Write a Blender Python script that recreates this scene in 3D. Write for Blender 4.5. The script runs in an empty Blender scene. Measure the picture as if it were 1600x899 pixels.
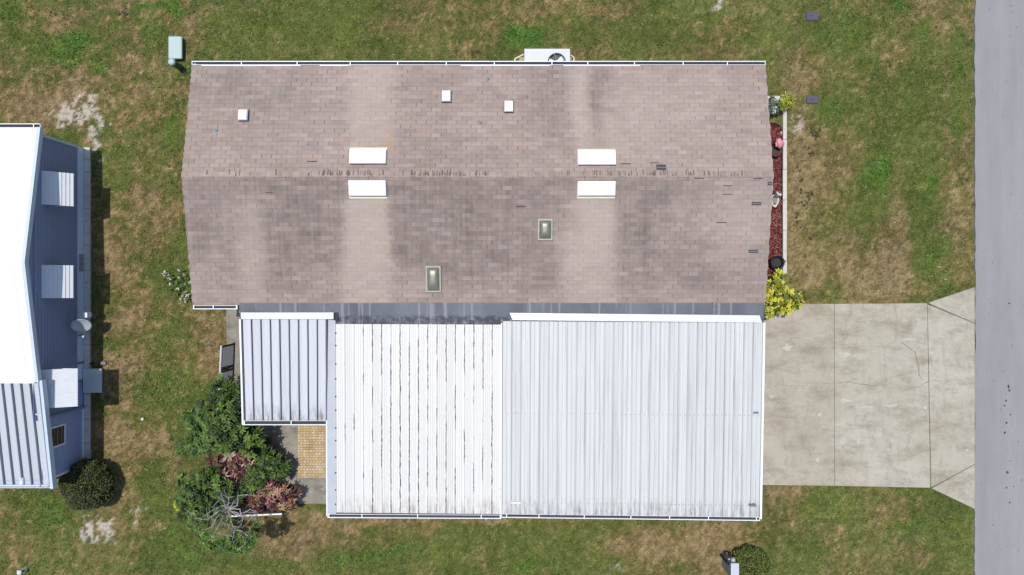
import bpy, math, random
import numpy as np
from mathutils import Vector

random.seed(7)
RNG = np.random.default_rng(11)
S = bpy.context.scene
COL = S.collection

# ------------------------------------------------------------------ camera, sky, sun, exposure
H = 22.2                      # height of the drone above the lawn
F = 1600 * 24.0 / 36.0        # focal length in photo pixels
cam_d = bpy.data.cameras.new('camera')
cam_d.sensor_width = 36.0
cam_d.lens = 24.0
cam_d.clip_end = 2000.0
cam = bpy.data.objects.new('camera', cam_d)
cam.location = (0, 0, H)
COL.objects.link(cam)
S.camera = cam

SUN = Vector((0.15, -0.14, -1.0)).normalized()
W = bpy.data.worlds.new('World')
S.world = W
W.use_nodes = True
wn = W.node_tree
wn.nodes.clear()
sky = wn.nodes.new('ShaderNodeTexSky')
sky.sky_type = 'NISHITA'
sky.sun_disc = False
sky.sun_elevation = math.asin(-SUN.z)
sky.sun_rotation = math.atan2(-SUN.x, -SUN.y)
bg = wn.nodes.new('ShaderNodeBackground')
bg.inputs['Strength'].default_value = 0.15
wo = wn.nodes.new('ShaderNodeOutputWorld')
wn.links.new(sky.outputs[0], bg.inputs[0])
wn.links.new(bg.outputs[0], wo.inputs[0])
sd = bpy.data.lights.new('sun', 'SUN')
sd.energy = 3.5
sd.angle = math.radians(0.6)
sd.color = (1.0, 0.955, 0.89)
so = bpy.data.objects.new('sun', sd)
so.rotation_euler = SUN.to_track_quat('-Z', 'Y').to_euler()
so.location = (-6, 6, 40)
COL.objects.link(so)
vs = S.view_settings
vs.view_transform = 'Standard'
vs.look = 'None'
vs.gamma = 1.0
vs.exposure = 0.02
vs.use_curve_mapping = False

# ------------------------------------------------------------------ helpers
KLIT = 1.42                   # how bright a white sunlit surface shows: display colour -> base colour


def lin(c):
    c = np.asarray(c, float) / 255.0
    return np.where(c <= 0.04045, c / 12.92, ((c + 0.055) / 1.055) ** 2.4)


def A(r, g, b):
    """base colour of a surface that shows (r,g,b) in full sun"""
    return tuple(np.minimum(lin((r, g, b)) / KLIT, 0.86))


def P(u, v, h=0.0):
    """point at height h that the photo shows at (u,v)"""
    k = (H - h) / F
    return Vector(((u - 800.0) * k, (449.5 - v) * k, h))


ORG = {}


def org(o):
    return ORG.get(o.name, Vector((0, 0, 0))) if o else Vector((0, 0, 0))


def tag(o, label=None, cat=None, group=None, kind=None):
    if label: o['label'] = label
    if cat: o['category'] = cat
    if group: o['group'] = group
    if kind: o['kind'] = kind
    return o


def thing(name, label, cat, loc, group=None):
    o = bpy.data.objects.new(name, None)
    o.empty_display_size = 0.2
    o.location = loc
    COL.objects.link(o)
    ORG[o.name] = Vector(loc)
    return tag(o, label, cat, group)


class MB:
    def __init__(self):
        self.v, self.f, self.uv, self.c = [], [], None, None

    def add(self, vs_, fs):
        n = len(self.v)
        self.v += [tuple(p) for p in vs_]
        self.f += [tuple(i + n for i in f) for f in fs]
        return self

    def hexa(self, p):          # bottom 4 ccw, top 4 ccw
        return self.add(p, [(3, 2, 1, 0), (4, 5, 6, 7), (0, 1, 5, 4), (1, 2, 6, 5), (2, 3, 7, 6), (3, 0, 4, 7)])

    def box(self, x0, x1, y0, y1, z0, z1):
        return self.hexa([(x0, y0, z0), (x1, y0, z0), (x1, y1, z0), (x0, y1, z0),
                          (x0, y0, z1), (x1, y0, z1), (x1, y1, z1), (x0, y1, z1)])

    def beam(self, a, b, o0, o1, z0, z1):
        """box along a->b: sideways offsets o0..o1 (left of travel positive), heights relative to the ends"""
        a, b = Vector(a), Vector(b)
        d = (b - a); d.z = 0; d.normalize()
        n = Vector((-d.y, d.x, 0))
        lo, hi = min(o0, o1), max(o0, o1)
        q = [a + n * lo, b + n * lo, b + n * hi, a + n * hi]
        return self.hexa([p + Vector((0, 0, z0)) for p in q] + [p + Vector((0, 0, z1)) for p in q])

    def prism(self, poly, z0, z1):
        n = len(poly)
        ar = sum(poly[i][0] * poly[(i + 1) % n][1] - poly[(i + 1) % n][0] * poly[i][1] for i in range(n))
        if ar < 0: poly = poly[::-1]
        vs_ = [(p[0], p[1], z0) for p in poly] + [(p[0], p[1], z1) for p in poly]
        fs = [tuple(range(n - 1, -1, -1)), tuple(range(n, 2 * n))]
        fs += [(i, (i + 1) % n, n + (i + 1) % n, n + i) for i in range(n)]
        return self.add(vs_, fs)

    def lathe(self, c, prof, n=20, cap=True):
        vs_, fs = [], []
        for r, z in prof:
            for k in range(n):
                a = 2 * math.pi * k / n
                vs_.append((c[0] + r * math.cos(a), c[1] + r * math.sin(a), c[2] + z))
        for i in range(len(prof) - 1):
            for k in range(n):
                fs.append((i * n + k, i * n + (k + 1) % n, (i + 1) * n + (k + 1) % n, (i + 1) * n + k))
        if cap:
            fs.append(tuple(range(n - 1, -1, -1)))
            fs.append(tuple(range((len(prof) - 1) * n, len(prof) * n)))
        return self.add(vs_, fs)

    def tube(self, pts, rad, n=7):
        pts = [Vector(p) for p in pts]
        vs_, fs = [], []
        for i, p in enumerate(pts):
            d = (pts[min(i + 1, len(pts) - 1)] - pts[max(i - 1, 0)]).normalized()
            s = d.cross(Vector((0.31, 0.2, 0.93)))
            if s.length < 1e-3: s = d.cross(Vector((1, 0, 0)))
            s.normalize(); t = d.cross(s)
            r = rad[i] if isinstance(rad, (list, tuple)) else rad
            for k in range(n):
                a = 2 * math.pi * k / n
                vs_.append(p + s * (r * math.cos(a)) + t * (r * math.sin(a)))
        for i in range(len(pts) - 1):
            for k in range(n):
                fs.append((i * n + k, (i + 1) * n + k, (i + 1) * n + (k + 1) % n, i * n + (k + 1) % n))
        fs.append(tuple(range(n)))
        fs.append(tuple(range(len(pts) * n - 1, (len(pts) - 1) * n - 1, -1)))
        return self.add(vs_, fs)

    def build(self, name, mat, parent=None, label=None, smooth=False, bevel=0.0):
        return mesh_obj(name, np.array(self.v, float), self.f, mat, parent, label, smooth, bevel, self.uv, self.c)


def mesh_obj(name, v, f, mat, parent=None, label=None, smooth=False, bevel=0.0, uv=None, colr=None, loc=None):
    base = Vector(loc) if loc is not None else org(parent)
    v = np.asarray(v, float) - np.array(base)
    me = bpy.data.meshes.new(name)
    if isinstance(f, np.ndarray):
        n, k = f.shape
        me.vertices.add(len(v)); me.vertices.foreach_set('co', v.astype(np.float32).ravel())
        me.loops.add(n * k); me.loops.foreach_set('vertex_index', f.astype(np.int32).ravel())
        me.polygons.add(n)
        me.polygons.foreach_set('loop_start', np.arange(0, n * k, k, dtype=np.int32))
        me.polygons.foreach_set('loop_total', np.full(n, k, dtype=np.int32))
        me.update(calc_edges=True); me.validate()
    else:
        me.from_pydata([tuple(p) for p in v], [], f)
        me.update()
    if uv is not None:
        uv = np.asarray(uv, np.float32)
        idx = np.zeros(len(me.loops), np.int32); me.loops.foreach_get('vertex_index', idx)
        l = me.uv_layers.new(name='uv'); l.data.foreach_set('uv', uv[idx].ravel())
    if colr is not None:
        a = me.attributes.new('Col', 'FLOAT_COLOR', 'POINT')
        c = np.ones((len(v), 4), np.float32); c[:, :3] = colr
        a.data.foreach_set('color', c.ravel())
    if smooth:
        me.polygons.foreach_set('use_smooth', np.ones(len(me.polygons), bool))
    o = bpy.data.objects.new(name, me)
    COL.objects.link(o)
    me.materials.append(mat)
    if parent:
        o.parent = parent
        ORG[o.name] = base
    else:
        o.location = base
        ORG[o.name] = base
    if label: o['label'] = label
    if bevel:
        m = o.modifiers.new('bevel', 'BEVEL'); m.width = bevel; m.segments = 2; m.limit_method = 'ANGLE'
    return o


def copy_thing(src, loc, label, group=None):
    r = src.copy(); COL.objects.link(r); r.location = loc; r['label'] = label
    if group: r['group'] = group
    ORG[r.name] = Vector(loc)
    for ch in [c for c in COL.objects if c.parent == src]:
        c = ch.copy(); COL.objects.link(c); c.parent = r
        for g in [d for d in COL.objects if d.parent == ch]:
            e = g.copy(); COL.objects.link(e); e.parent = c
    return r


# ---- noise in numpy
_lat = {}


def vnoise(x, y, freq, seed):
    if seed not in _lat: _lat[seed] = np.random.default_rng(1000 + seed).random((256, 256))
    L = _lat[seed]
    x = np.asarray(x) * freq + 137.3; y = np.asarray(y) * freq + 91.7
    xi, yi = np.floor(x).astype(int), np.floor(y).astype(int)
    fx, fy = x - xi, y - yi
    fx, fy = fx * fx * (3 - 2 * fx), fy * fy * (3 - 2 * fy)
    a, b = L[xi & 255, yi & 255], L[(xi + 1) & 255, yi & 255]
    c, d = L[xi & 255, (yi + 1) & 255], L[(xi + 1) & 255, (yi + 1) & 255]
    return (a * (1 - fx) + b * fx) * (1 - fy) + (c * (1 - fx) + d * fx) * fy


def fbm(x, y, freq, seed, octs=4, gain=0.55):
    t, amp, s = 0, 1.0, 0
    for o in range(octs):
        t = t + amp * vnoise(x, y, freq * 2.03 ** o, seed + o); s += amp; amp *= gain
    return t / s


def sstep(a, b, x):
    t = np.clip((x - a) / (b - a), 0, 1)
    return t * t * (3 - 2 * t)


# ---- materials
class N:
    """small node-graph helper"""

    def __init__(self, name):
        self.m = bpy.data.materials.new(name); self.m.use_nodes = True
        self.t = self.m.node_tree; self.t.nodes.clear()
        self.out = self.t.nodes.new('ShaderNodeOutputMaterial')
        self.b = self.t.nodes.new('ShaderNodeBsdfPrincipled')
        self.t.links.new(self.b.outputs[0], self.out.inputs[0])

    def n(self, typ, **kw):
        nd = self.t.nodes.new(typ)
        for k, v in kw.items(): setattr(nd, k, v)
        return nd

    def set(self, sock, val):
        if hasattr(val, 'is_output') or isinstance(val, bpy.types.NodeSocket): self.t.links.new(val, sock)
        elif isinstance(val, (tuple, list)) and len(val) == 3 and sock.type == 'RGBA': sock.default_value = (*val, 1)
        else: sock.default_value = val

    def obj(self): return self.n('ShaderNodeTexCoord').outputs['Object']

    def uv(self): return self.n('ShaderNodeTexCoord').outputs['UV']

    def attr(self, name='Col'): return self.n('ShaderNodeAttribute', attribute_name=name).outputs['Color']

    def scale(self, vec, s):
        m = self.n('ShaderNodeMapping'); self.set(m.inputs['Vector'], vec); m.inputs['Scale'].default_value = s
        return m.outputs[0]

    def noise(self, vec, sc, det=4, rough=0.6):
        m = self.n('ShaderNodeTexNoise'); self.set(m.inputs['Vector'], vec)
        m.inputs['Scale'].default_value = sc; m.inputs['Detail'].default_value = det; m.inputs['Roughness'].default_value = rough
        return m.outputs['Fac']

    def ramp(self, fac, a, b, va=0.0, vb=1.0):
        m = self.n('ShaderNodeMapRange'); m.clamp = True
        self.set(m.inputs['Value'], fac)
        m.inputs['From Min'].default_value = a; m.inputs['From Max'].default_value = b
        m.inputs['To Min'].default_value = va; m.inputs['To Max'].default_value = vb
        return m.outputs[0]

    def math(self, op, a, b=0.0, c=None):
        m = self.n('ShaderNodeMath', operation=op); self.set(m.inputs[0], a); self.set(m.inputs[1], b)
        if c is not None: self.set(m.inputs[2], c)
        return m.outputs[0]

    def mix(self, fac, a, b, mode='MIX'):
        m = self.n('ShaderNodeMix', data_type='RGBA', blend_type=mode)
        self.set(m.inputs[0], fac); self.set(m.inputs[6], a); self.set(m.inputs[7], b)
        return m.outputs[2]

    def val(self, colour, fac, lo, hi):
        """multiply a colour by lo..hi"""
        k = self.ramp(fac, 0.25, 0.75, lo, hi)
        c = self.n('ShaderNodeCombineXYZ')
        for i in range(3): self.set(c.inputs[i], k)
        return self.mix(1.0, colour, c.outputs[0], 'MULTIPLY')

    def bump(self, h, strength=0.3, dist=0.02):
        m = self.n('ShaderNodeBump'); self.set(m.inputs['Height'], h)
        m.inputs['Strength'].default_value = strength; m.inputs['Distance'].default_value = dist
        self.set(self.b.inputs['Normal'], m.outputs[0])

    def done(self, colour, rough=0.6, metal=0.0, spec=None):
        self.set(self.b.inputs['Base Color'], colour); self.set(self.b.inputs['Roughness'], rough)
        self.b.inputs['Metallic'].default_value = metal
        if spec is not None: self.b.inputs['Specular IOR Level'].default_value = spec
        return self.m


def plain(name, c, rough=0.55, var=0.12, sc=6.0, metal=0.0, bump=0.0, spec=None):
    g = N(name); o = g.obj()
    c2 = g.val(g.val(c, g.noise(o, sc), 1 - var, 1 + var), g.noise(o, sc * 9, 2), 1 - var * 0.6, 1 + var * 0.6)
    if bump: g.bump(g.noise(o, sc * 12), bump, 0.01)
    return g.done(c2, rough, metal, spec)


def leafmat(name, rough=0.45):
    g = N(name)
    return g.done(g.attr(), rough, 0.0, 0.22)


M = {}
M['white'] = plain('white paint', (0.78, 0.79, 0.80), 0.4, 0.05)
M['fascia'] = plain('pale blue trim paint', (0.50, 0.57, 0.66), 0.45, 0.05)
M['cream'] = plain('cream painted metal', (0.62, 0.58, 0.47), 0.45, 0.08)
M['dark'] = plain('dark grime', (0.030, 0.031, 0.035), 0.8, 0.3, 14)
M['black'] = plain('black plastic', (0.012, 0.013, 0.016), 0.45, 0.1)
M['grey'] = plain('grey painted steel', (0.16, 0.17, 0.185), 0.45, 0.1)
M['galv'] = plain('galvanised sheet', (0.42, 0.43, 0.43), 0.4, 0.12, 8, 0.3)
M['siding'] = plain('tan siding', (0.52, 0.49, 0.44), 0.6, 0.06)
M['glass'] = plain('dark window glass', (0.015, 0.017, 0.02), 0.08, 0.05)
M['screen'] = plain('grey screen mesh', A(150, 152, 158), 0.7, 0.12, 20)
g = N('see through screen mesh')
tr = g.n('ShaderNodeBsdfTransparent'); mx = g.n('ShaderNodeMixShader'); mx.inputs[0].default_value = 0.55
g.done((0.22, 0.23, 0.23), 0.7); g.t.links.new(tr.outputs[0], mx.inputs[1]); g.t.links.new(g.b.outputs[0], mx.inputs[2]); g.t.links.new(mx.outputs[0], g.out.inputs[0])
M['mesh'] = g.m
M['soil'] = plain('garden soil', (0.055, 0.042, 0.03), 0.95, 0.35, 10, bump=0.5)
M['terracotta'] = plain('terracotta', (0.24, 0.115, 0.07), 0.8, 0.2)
M['bark'] = plain('pale grey bark', (0.32, 0.30, 0.29), 0.8, 0.2, 12, bump=0.3)
M['brownbark'] = plain('brown bark', (0.11, 0.08, 0.055), 0.9, 0.25, 12, bump=0.3)
M['leaf'] = leafmat('leaves')
M['softleaf'] = leafmat('soft leaves', 0.6)
M['blue_wall'] = plain('slate blue siding paint', (0.225, 0.262, 0.405), 0.6, 0.05, 4)
M['lav_wall'] = plain('lavender blue siding paint', (0.325, 0.37, 0.57), 0.6, 0.05, 4)
M['skirt'] = plain('pale blue skirting', (0.58, 0.66, 0.80), 0.6, 0.08, 4)
M['green_box'] = plain('pale green powder coat', A(190, 212, 210), 0.5, 0.05, 5)
M['green_post'] = plain('dark green plastic', (0.035, 0.075, 0.06), 0.45, 0.1)
M['purple'] = plain('faded purple plastic lid', A(92, 84, 104), 0.7, 0.12, 18, bump=0.2)
M['edging'] = plain('white concrete edging', A(224, 218, 208), 0.8, 0.12, 6, bump=0.15)
M['pink'] = plain('pink plastic', A(236, 160, 170), 0.5, 0.06)
M['red'] = plain('deep red ceramic', (0.14, 0.012, 0.02), 0.3, 0.1)
M['statue'] = plain('white cast stone', A(228, 228, 214), 0.7, 0.12, 14)
M['acwhite'] = plain('white powder coated cabinet', A(222, 228, 230), 0.45, 0.05, 3)

# shingles
g = N('asphalt shingles'); o = g.obj()
br = g.n('ShaderNodeTexBrick'); br.offset = 0.5; br.squash = 1.0
g.set(br.inputs['Vector'], o)
br.inputs['Color1'].default_value = (*A(188, 172, 162), 1); br.inputs['Color2'].default_value = (*A(171, 155, 145), 1)
br.inputs['Mortar'].default_value = (*A(130, 117, 112), 1)
br.inputs['Scale'].default_value = 1.0; br.inputs['Mortar Size'].default_value = 0.0035
br.inputs['Mortar Smooth'].default_value = 0.4; br.inputs['Bias'].default_value = -0.05
br.inputs['Brick Width'].default_value = 0.29; br.inputs['Row Height'].default_value = 0.127
c = g.val(br.outputs['Color'], g.noise(g.scale(o, (1.6, 7.5, 1)), 1.0, 3), 0.90, 1.10)
c = g.val(c, g.noise(o, 42, 3, 0.7), 0.84, 1.16)
rv = g.n('ShaderNodeSeparateXYZ'); g.set(rv.inputs[0], o)
rc = g.n('ShaderNodeCombineXYZ'); g.set(rc.inputs[0], g.math('MULTIPLY', rv.outputs[0], 0.9)); g.set(rc.inputs[1], g.math('MULTIPLY', g.math('FLOOR', g.math('DIVIDE', rv.outputs[1], .127)), 7.31))
c = g.val(c, g.noise(rc.outputs[0], 1.0, 3, 0.7), 0.88, 1.10)
rowstain = g.ramp(g.noise(rc.outputs[0], 1.6, 2, 0.6), .32, .66, .45, 1.35)
hue = g.ramp(g.noise(g.scale(o, (2.2, 5, 1)), 1.3, 2), 0.45, 0.7)
c = g.mix(g.math('MULTIPLY', hue, 0.35), c, A(192, 158, 138))
sxy = g.n('ShaderNodeSeparateXYZ'); g.set(sxy.inputs[0], o)
row = g.math('FLOOR', g.math('DIVIDE', sxy.outputs[1], .127))
par = g.math('SUBTRACT', .5, g.math('MULTIPLY', g.math('ABSOLUTE', g.math('MODULO', row, 2.0)), .5))
tx = g.math('ADD', g.math('DIVIDE', sxy.outputs[0], .29), g.math('ADD', par, 50.0))
cell = g.n('ShaderNodeCombineXYZ'); g.set(cell.inputs[0], g.math('FLOOR', g.math('ADD', tx, .5))); g.set(cell.inputs[1], row)
wn_ = g.n('ShaderNodeTexWhiteNoise', noise_dimensions='2D'); g.set(wn_.inputs['Vector'], cell.outputs[0])
dx = g.math('ABSOLUTE', g.math('SUBTRACT', g.math('FRACT', g.math('ADD', tx, .5)), .5))
ry = g.math('FRACT', g.math('DIVIDE', sxy.outputs[1], .127))
cell2 = g.n('ShaderNodeCombineXYZ'); g.set(cell2.inputs[0], g.math('FLOOR', tx)); g.set(cell2.inputs[1], g.math('ADD', row, 33.0))
wn2 = g.n('ShaderNodeTexWhiteNoise', noise_dimensions='2D'); g.set(wn2.inputs['Vector'], cell2.outputs[0])
c = g.mix(g.ramp(wn2.outputs['Value'], .72, .95, 0, .22), c, A(196, 164, 144))
c = g.mix(g.ramp(wn2.outputs['Value'], .22, .02, 0, .25), c, A(150, 138, 134))
slit = g.math('MULTIPLY', g.math('MULTIPLY', g.ramp(dx, .05, .03), g.ramp(ry, .15, .25)), g.ramp(wn_.outputs['Value'], .35, 1.0, 0, .62))
c = g.mix(slit, c, A(96, 80, 74))
st = g.n('ShaderNodeSeparateColor'); g.set(st.inputs[0], g.attr())
run = g.ramp(g.noise(g.scale(o, (7.0, 0.7, 1)), 1.0, 5, 0.7), 0.3, 0.7, 0.45, 1.15)
c = g.mix(g.math('MULTIPLY', g.math('MULTIPLY', g.math('MULTIPLY', st.outputs[0], run), rowstain), 0.66), c, A(120, 111, 104))
c = g.mix(g.math('MULTIPLY', st.outputs[1], 0.55), c, A(206, 190, 176))
c = g.mix(g.math('MULTIPLY', st.outputs[2], 0.6), c, A(196, 160, 110))
g.bump(g.math('ADD', g.math('MULTIPLY', br.outputs['Fac'], -0.6), g.noise(o, 60, 2)), 0.25, 0.01)
M['shingle'] = g.done(c, 0.9, 0, 0.2)
M['shingle_gap'] = plain('bare underlayment', (0.060, 0.056, 0.060), 0.9, 0.3, 20)

g = N('grey roof membrane'); o = g.obj()
w1 = g.ramp(g.noise(g.scale(o, (1.2, 0.6, 1)), 1.0, 4, 0.6), 0.35, 0.70)
c = g.mix(w1, A(126, 130, 138), A(102, 105, 112))
seam = g.ramp(g.noise(g.scale(o, (11, 0.15, 1)), 1.0, 0), 0.64, 0.72)
c = g.mix(g.math('MULTIPLY', seam, 0.55), c, A(170, 170, 176))
yy = g.n('ShaderNodeSeparateXYZ'); g.set(yy.inputs[0], o)
low = g.ramp(yy.outputs[1], -3.78, -3.86)
blot = g.ramp(g.noise(g.scale(o, (5, 5, 1)), 1.0, 5, 0.7), 0.42, 0.56)
c = g.mix(g.math('MULTIPLY', g.math('MULTIPLY', low, blot), 0.7), c, A(48, 48, 52))
c = g.val(c, g.noise(o, 30, 3), 0.85, 1.15)
M['membrane'] = g.done(c, 0.8)


def panmat(name, base, grime, peel=0.0, streak=0.25, bottom=0.3, line=0.0):
    """painted pan roofing: UV x counts panels, UV y is metres down the slope (from the low end)"""
    g = N(name); uv = g.uv(); o = g.obj()
    sp = g.n('ShaderNodeSeparateXYZ'); g.set(sp.inputs[0], uv)
    x, y = sp.outputs[0], sp.outputs[1]
    pan = g.n('ShaderNodeTexWhiteNoise', noise_dimensions='1D'); g.set(pan.inputs['W'], g.math('FLOOR', x))
    c = g.val(base, pan.outputs['Value'], 0.97, 1.025)
    s1 = g.noise(g.scale(uv, (3.0, 0.22, 1)), 1.0, 5, 0.65)
    s2 = g.noise(g.scale(uv, (9.0, 0.35, 1)), 1.0, 4, 0.7)
    s0 = g.ramp(g.noise(g.scale(uv, (0.33, 0.22, 1)), 1.0, 2), 0.38, 0.66)
    f = g.math('MULTIPLY', g.math('MULTIPLY', g.ramp(s1, 0.46, 0.72), g.ramp(s2, 0.35, 0.7)), g.ramp(s0, 0, 1, 0.35, 1))
    c = g.mix(g.math('MULTIPLY', f, streak * 2.4), c, grime)
    d = g.math('ABSOLUTE', g.math('SUBTRACT', g.math('FRACT', g.math('ADD', x, 0.5)), 0.5))
    if peel:
        wob = g.noise(g.scale(uv, (1.0, 4.5, 1)), 1.0, 4, 0.7)
        wid = g.ramp(wob, 0.34, 0.70, 0.012, 0.085)
        sg = g.math('SUBTRACT', g.math('FRACT', g.math('ADD', x, 0.5)), 0.5)
        off = g.ramp(g.noise(g.scale(uv, (1.0, 2.6, 1)), 1.0, 4, 0.75), 0.3, 0.7, -0.045, 0.065)
        near = g.ramp(g.math('SUBTRACT', wid, g.math('ABSOLUTE', g.math('SUBTRACT', sg, off))), -0.002, 0.006)
        k = g.noise(g.scale(uv, (2.1, 0.62, 1)), 1.0, 6, 0.66)
        big = g.noise(g.scale(uv, (0.21, 0.14, 1)), 1.0, 1)
        cen = g.ramp(g.math('ABSOLUTE', g.math('SUBTRACT', x, 10.0)), 2.5, 9.0, 0.075, -0.05)
        k = g.math('ADD', g.math('ADD', k, cen), g.math('MULTIPLY', g.math('SUBTRACT', big, 0.5), 0.5))
        on = g.ramp(k, 0.505, 0.525)
        c = g.mix(g.math('MULTIPLY', g.math('MULTIPLY', near, on), peel), c, A(50, 47, 48))
        fl = g.ramp(g.noise(g.scale(uv, (18, 7, 1)), 1.0, 3, 0.7), 0.66, 0.70)
        c = g.mix(g.math('MULTIPLY', fl, 0.5 * peel), c, A(120, 124, 130))
        ln = g.ramp(g.math('ABSOLUTE', g.math('SUBTRACT', d, 0.3)), 0.012, 0.03, 0.85, 0)
        ln = g.math('MULTIPLY', ln, g.ramp(s2, 0.35, 0.6, 0.35, 1.0))
        c = g.mix(ln, c, A(176, 182, 192))
    if line:  # dark line right of each rib: shaded face put into colour, plus groove dirt
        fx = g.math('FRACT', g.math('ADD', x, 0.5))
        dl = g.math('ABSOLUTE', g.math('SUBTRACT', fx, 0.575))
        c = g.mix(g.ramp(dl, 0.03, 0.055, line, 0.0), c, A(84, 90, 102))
    seam = g.ramp(d, 0.05, 0.085, 0.40, 0.0)
    c = g.mix(g.math('MULTIPLY', seam, g.ramp(s1, 0.3, 0.7, 0.25, 1)), c, grime)
    bt = g.math('MULTIPLY', g.ramp(y, 0.55, 0.0), g.ramp(g.noise(g.scale(uv, (2.2, 1.3, 1)), 1.0, 5, 0.7), 0.45, 0.68))
    c = g.mix(g.math('MULTIPLY', bt, bottom * 1.6), c, A(120, 108, 92))
    c = g.val(c, g.noise(o, 25, 3), 0.95, 1.05)
    return g.done(c, 0.5, 0, 0.3)


M['pan_peel'] = panmat('peeling white roof coating', A(244, 242, 236), A(200, 199, 196), 1.0, 0.12, 0.5)
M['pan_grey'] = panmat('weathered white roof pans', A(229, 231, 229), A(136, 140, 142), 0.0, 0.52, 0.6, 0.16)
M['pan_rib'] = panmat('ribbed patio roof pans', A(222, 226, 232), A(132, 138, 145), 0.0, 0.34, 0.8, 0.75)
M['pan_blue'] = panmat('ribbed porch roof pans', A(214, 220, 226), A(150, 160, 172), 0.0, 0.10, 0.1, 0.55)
M['flash'] = plain('white flashing', A(240, 243, 246), 0.4, 0.08, 2.5)
M['strip'] = plain('grey white flashing strip', A(196, 202, 210), 0.5, 0.07, 2.5)
M['awning'] = plain('white aluminium awning slats', (0.62, 0.64, 0.66), 0.45, 0.04)
g = N('white membrane roof'); o = g.obj()
c = g.val((0.86, 0.86, 0.86), g.noise(g.scale(o, (0.4, 2, 1)), 1.0, 5), 0.975, 1.0)
M['roofwhite'] = g.done(c, 0.5)

# concrete
def concrete(name, a, b, dark, sc=1.0, warm=None):
    g = N(name); o = g.obj()
    c = g.mix(g.ramp(g.noise(o, 0.55 * sc, 6, 0.62), 0.35, 0.65), a, b)
    bro = g.ramp(g.noise(g.scale(o, (0.8, 1.7, 1)), 1.1, 8, 0.75), 0.47, 0.66)
    c = g.mix(g.math('MULTIPLY', bro, 0.62), c, dark)
    gr = g.ramp(g.noise(g.scale(o, (3.0, 0.7, 1)), 1.6, 6, 0.75), 0.52, 0.68)
    c = g.mix(g.math('MULTIPLY', gr, 0.35), c, dark)
    lt = g.ramp(g.noise(g.scale(o, (1.3, 3.4, 1)), 2.1, 6, 0.75), 0.58, 0.68)
    c = g.mix(g.math('MULTIPLY', lt, 0.5), c, A(226, 220, 210))
    dk = g.ramp(g.noise(o, 5.5, 7, 0.8), 0.58, 0.68)
    c = g.mix(g.math('MULTIPLY', dk, 0.32), c, dark)
    if warm:
        sp = g.n('ShaderNodeSeparateXYZ'); g.set(sp.inputs[0], o)
        c = g.mix(g.ramp(sp.outputs[0], warm[0], warm[1], 0.16, 0.0), c, A(170, 158, 136))
    c = g.val(c, g.noise(o, 38, 3, 0.7), 0.88, 1.12)
    g.bump(g.noise(o, 45, 3), 0.2, 0.01)
    return g.done(c, 0.85, 0, 0.25)


M['drive'] = concrete('driveway concrete', A(206, 199, 182), A(189, 181, 162), A(142, 131, 112), 1.0, (10.3, 10.6))
M['patio'] = concrete('patio concrete', A(176, 170, 156), A(150, 145, 134), A(92, 88, 80), 1.6)
M['joint'] = plain('dark crack', A(134, 126, 112), 0.9, 0.35, 20)
M['joint_soft'] = plain('faint crack', A(166, 158, 143), 0.9, 0.25, 20)

g = N('asphalt road'); o = g.obj()
c = g.mix(g.ramp(g.noise(g.scale(o, (1.4, 0.12, 1)), 0.8, 5), 0.3, 0.7), A(155, 153, 154), A(170, 168, 168))
c = g.val(c, g.noise(g.scale(o, (1.0, .35, 1)), 2.2, 5, .7), 0.93, 1.06)
c = g.val(c, g.noise(o, 48, 3, 0.75), 0.80, 1.20)
c = g.mix(g.ramp(g.noise(o, 26, 2, 0.8), 0.70, 0.76), c, A(205, 203, 206))
g.bump(g.noise(o, 70, 2), 0.3, 0.01)
M['road'] = g.done(c, 0.9, 0, 0.25)

g = N('tan pavers'); o = g.obj()
br = g.n('ShaderNodeTexBrick'); br.offset = 0.3; g.set(br.inputs['Vector'], o)
br.inputs['Color1'].default_value = (*A(218, 204, 178), 1); br.inputs['Color2'].default_value = (*A(206, 172, 118), 1)
br.inputs['Mortar'].default_value = (*A(142, 116, 82), 1)
br.inputs['Scale'].default_value = 1; br.inputs['Mortar Size'].default_value = 0.007
br.inputs['Brick Width'].default_value = 0.098; br.inputs['Row Height'].default_value = 0.085
c = g.val(br.outputs['Color'], g.noise(o, 3, 5), 0.82, 1.18)
M['paver'] = g.done(c, 0.8, 0, 0.25)

g = N('red mulch'); o = g.obj()
c = g.mix(g.ramp(g.noise(o, 40, 4, 0.8), 0.35, 0.7), A(70, 26, 24), A(128, 52, 46))
c = g.mix(g.ramp(g.noise(g.scale(o, (1, 2, 1)), 55, 2, 0.8), 0.68, 0.74), c, A(165, 120, 100))
g.bump(g.noise(o, 45, 4), 0.9, 0.04)
M['mulch'] = g.done(c, 0.9, 0, 0.2)

g = N('lawn soil and thatch'); o = g.obj()
c = g.val(g.attr(), g.noise(o, 11, 5, 0.75), 0.72, 1.28)
c = g.val(c, g.noise(o, 45, 3, 0.75), 0.62, 1.38)
g.bump(g.noise(o, 30, 4, 0.7), 0.6, 0.04)
M['lawn'] = g.done(c, 0.95, 0, 0.15)
M['blade'] = leafmat('grass blades', 0.7)

g = N('dome acrylic'); o = g.obj()
M['skyframe'] = plain('aged skylight curb', (0.36, 0.345, 0.29), 0.5, 0.15, 8)
M['dome'] = g.done(g.val((0.27, 0.26, 0.20), g.noise(o, 5), 0.9, 1.1), 0.44, 0.6, 0.6)

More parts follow.
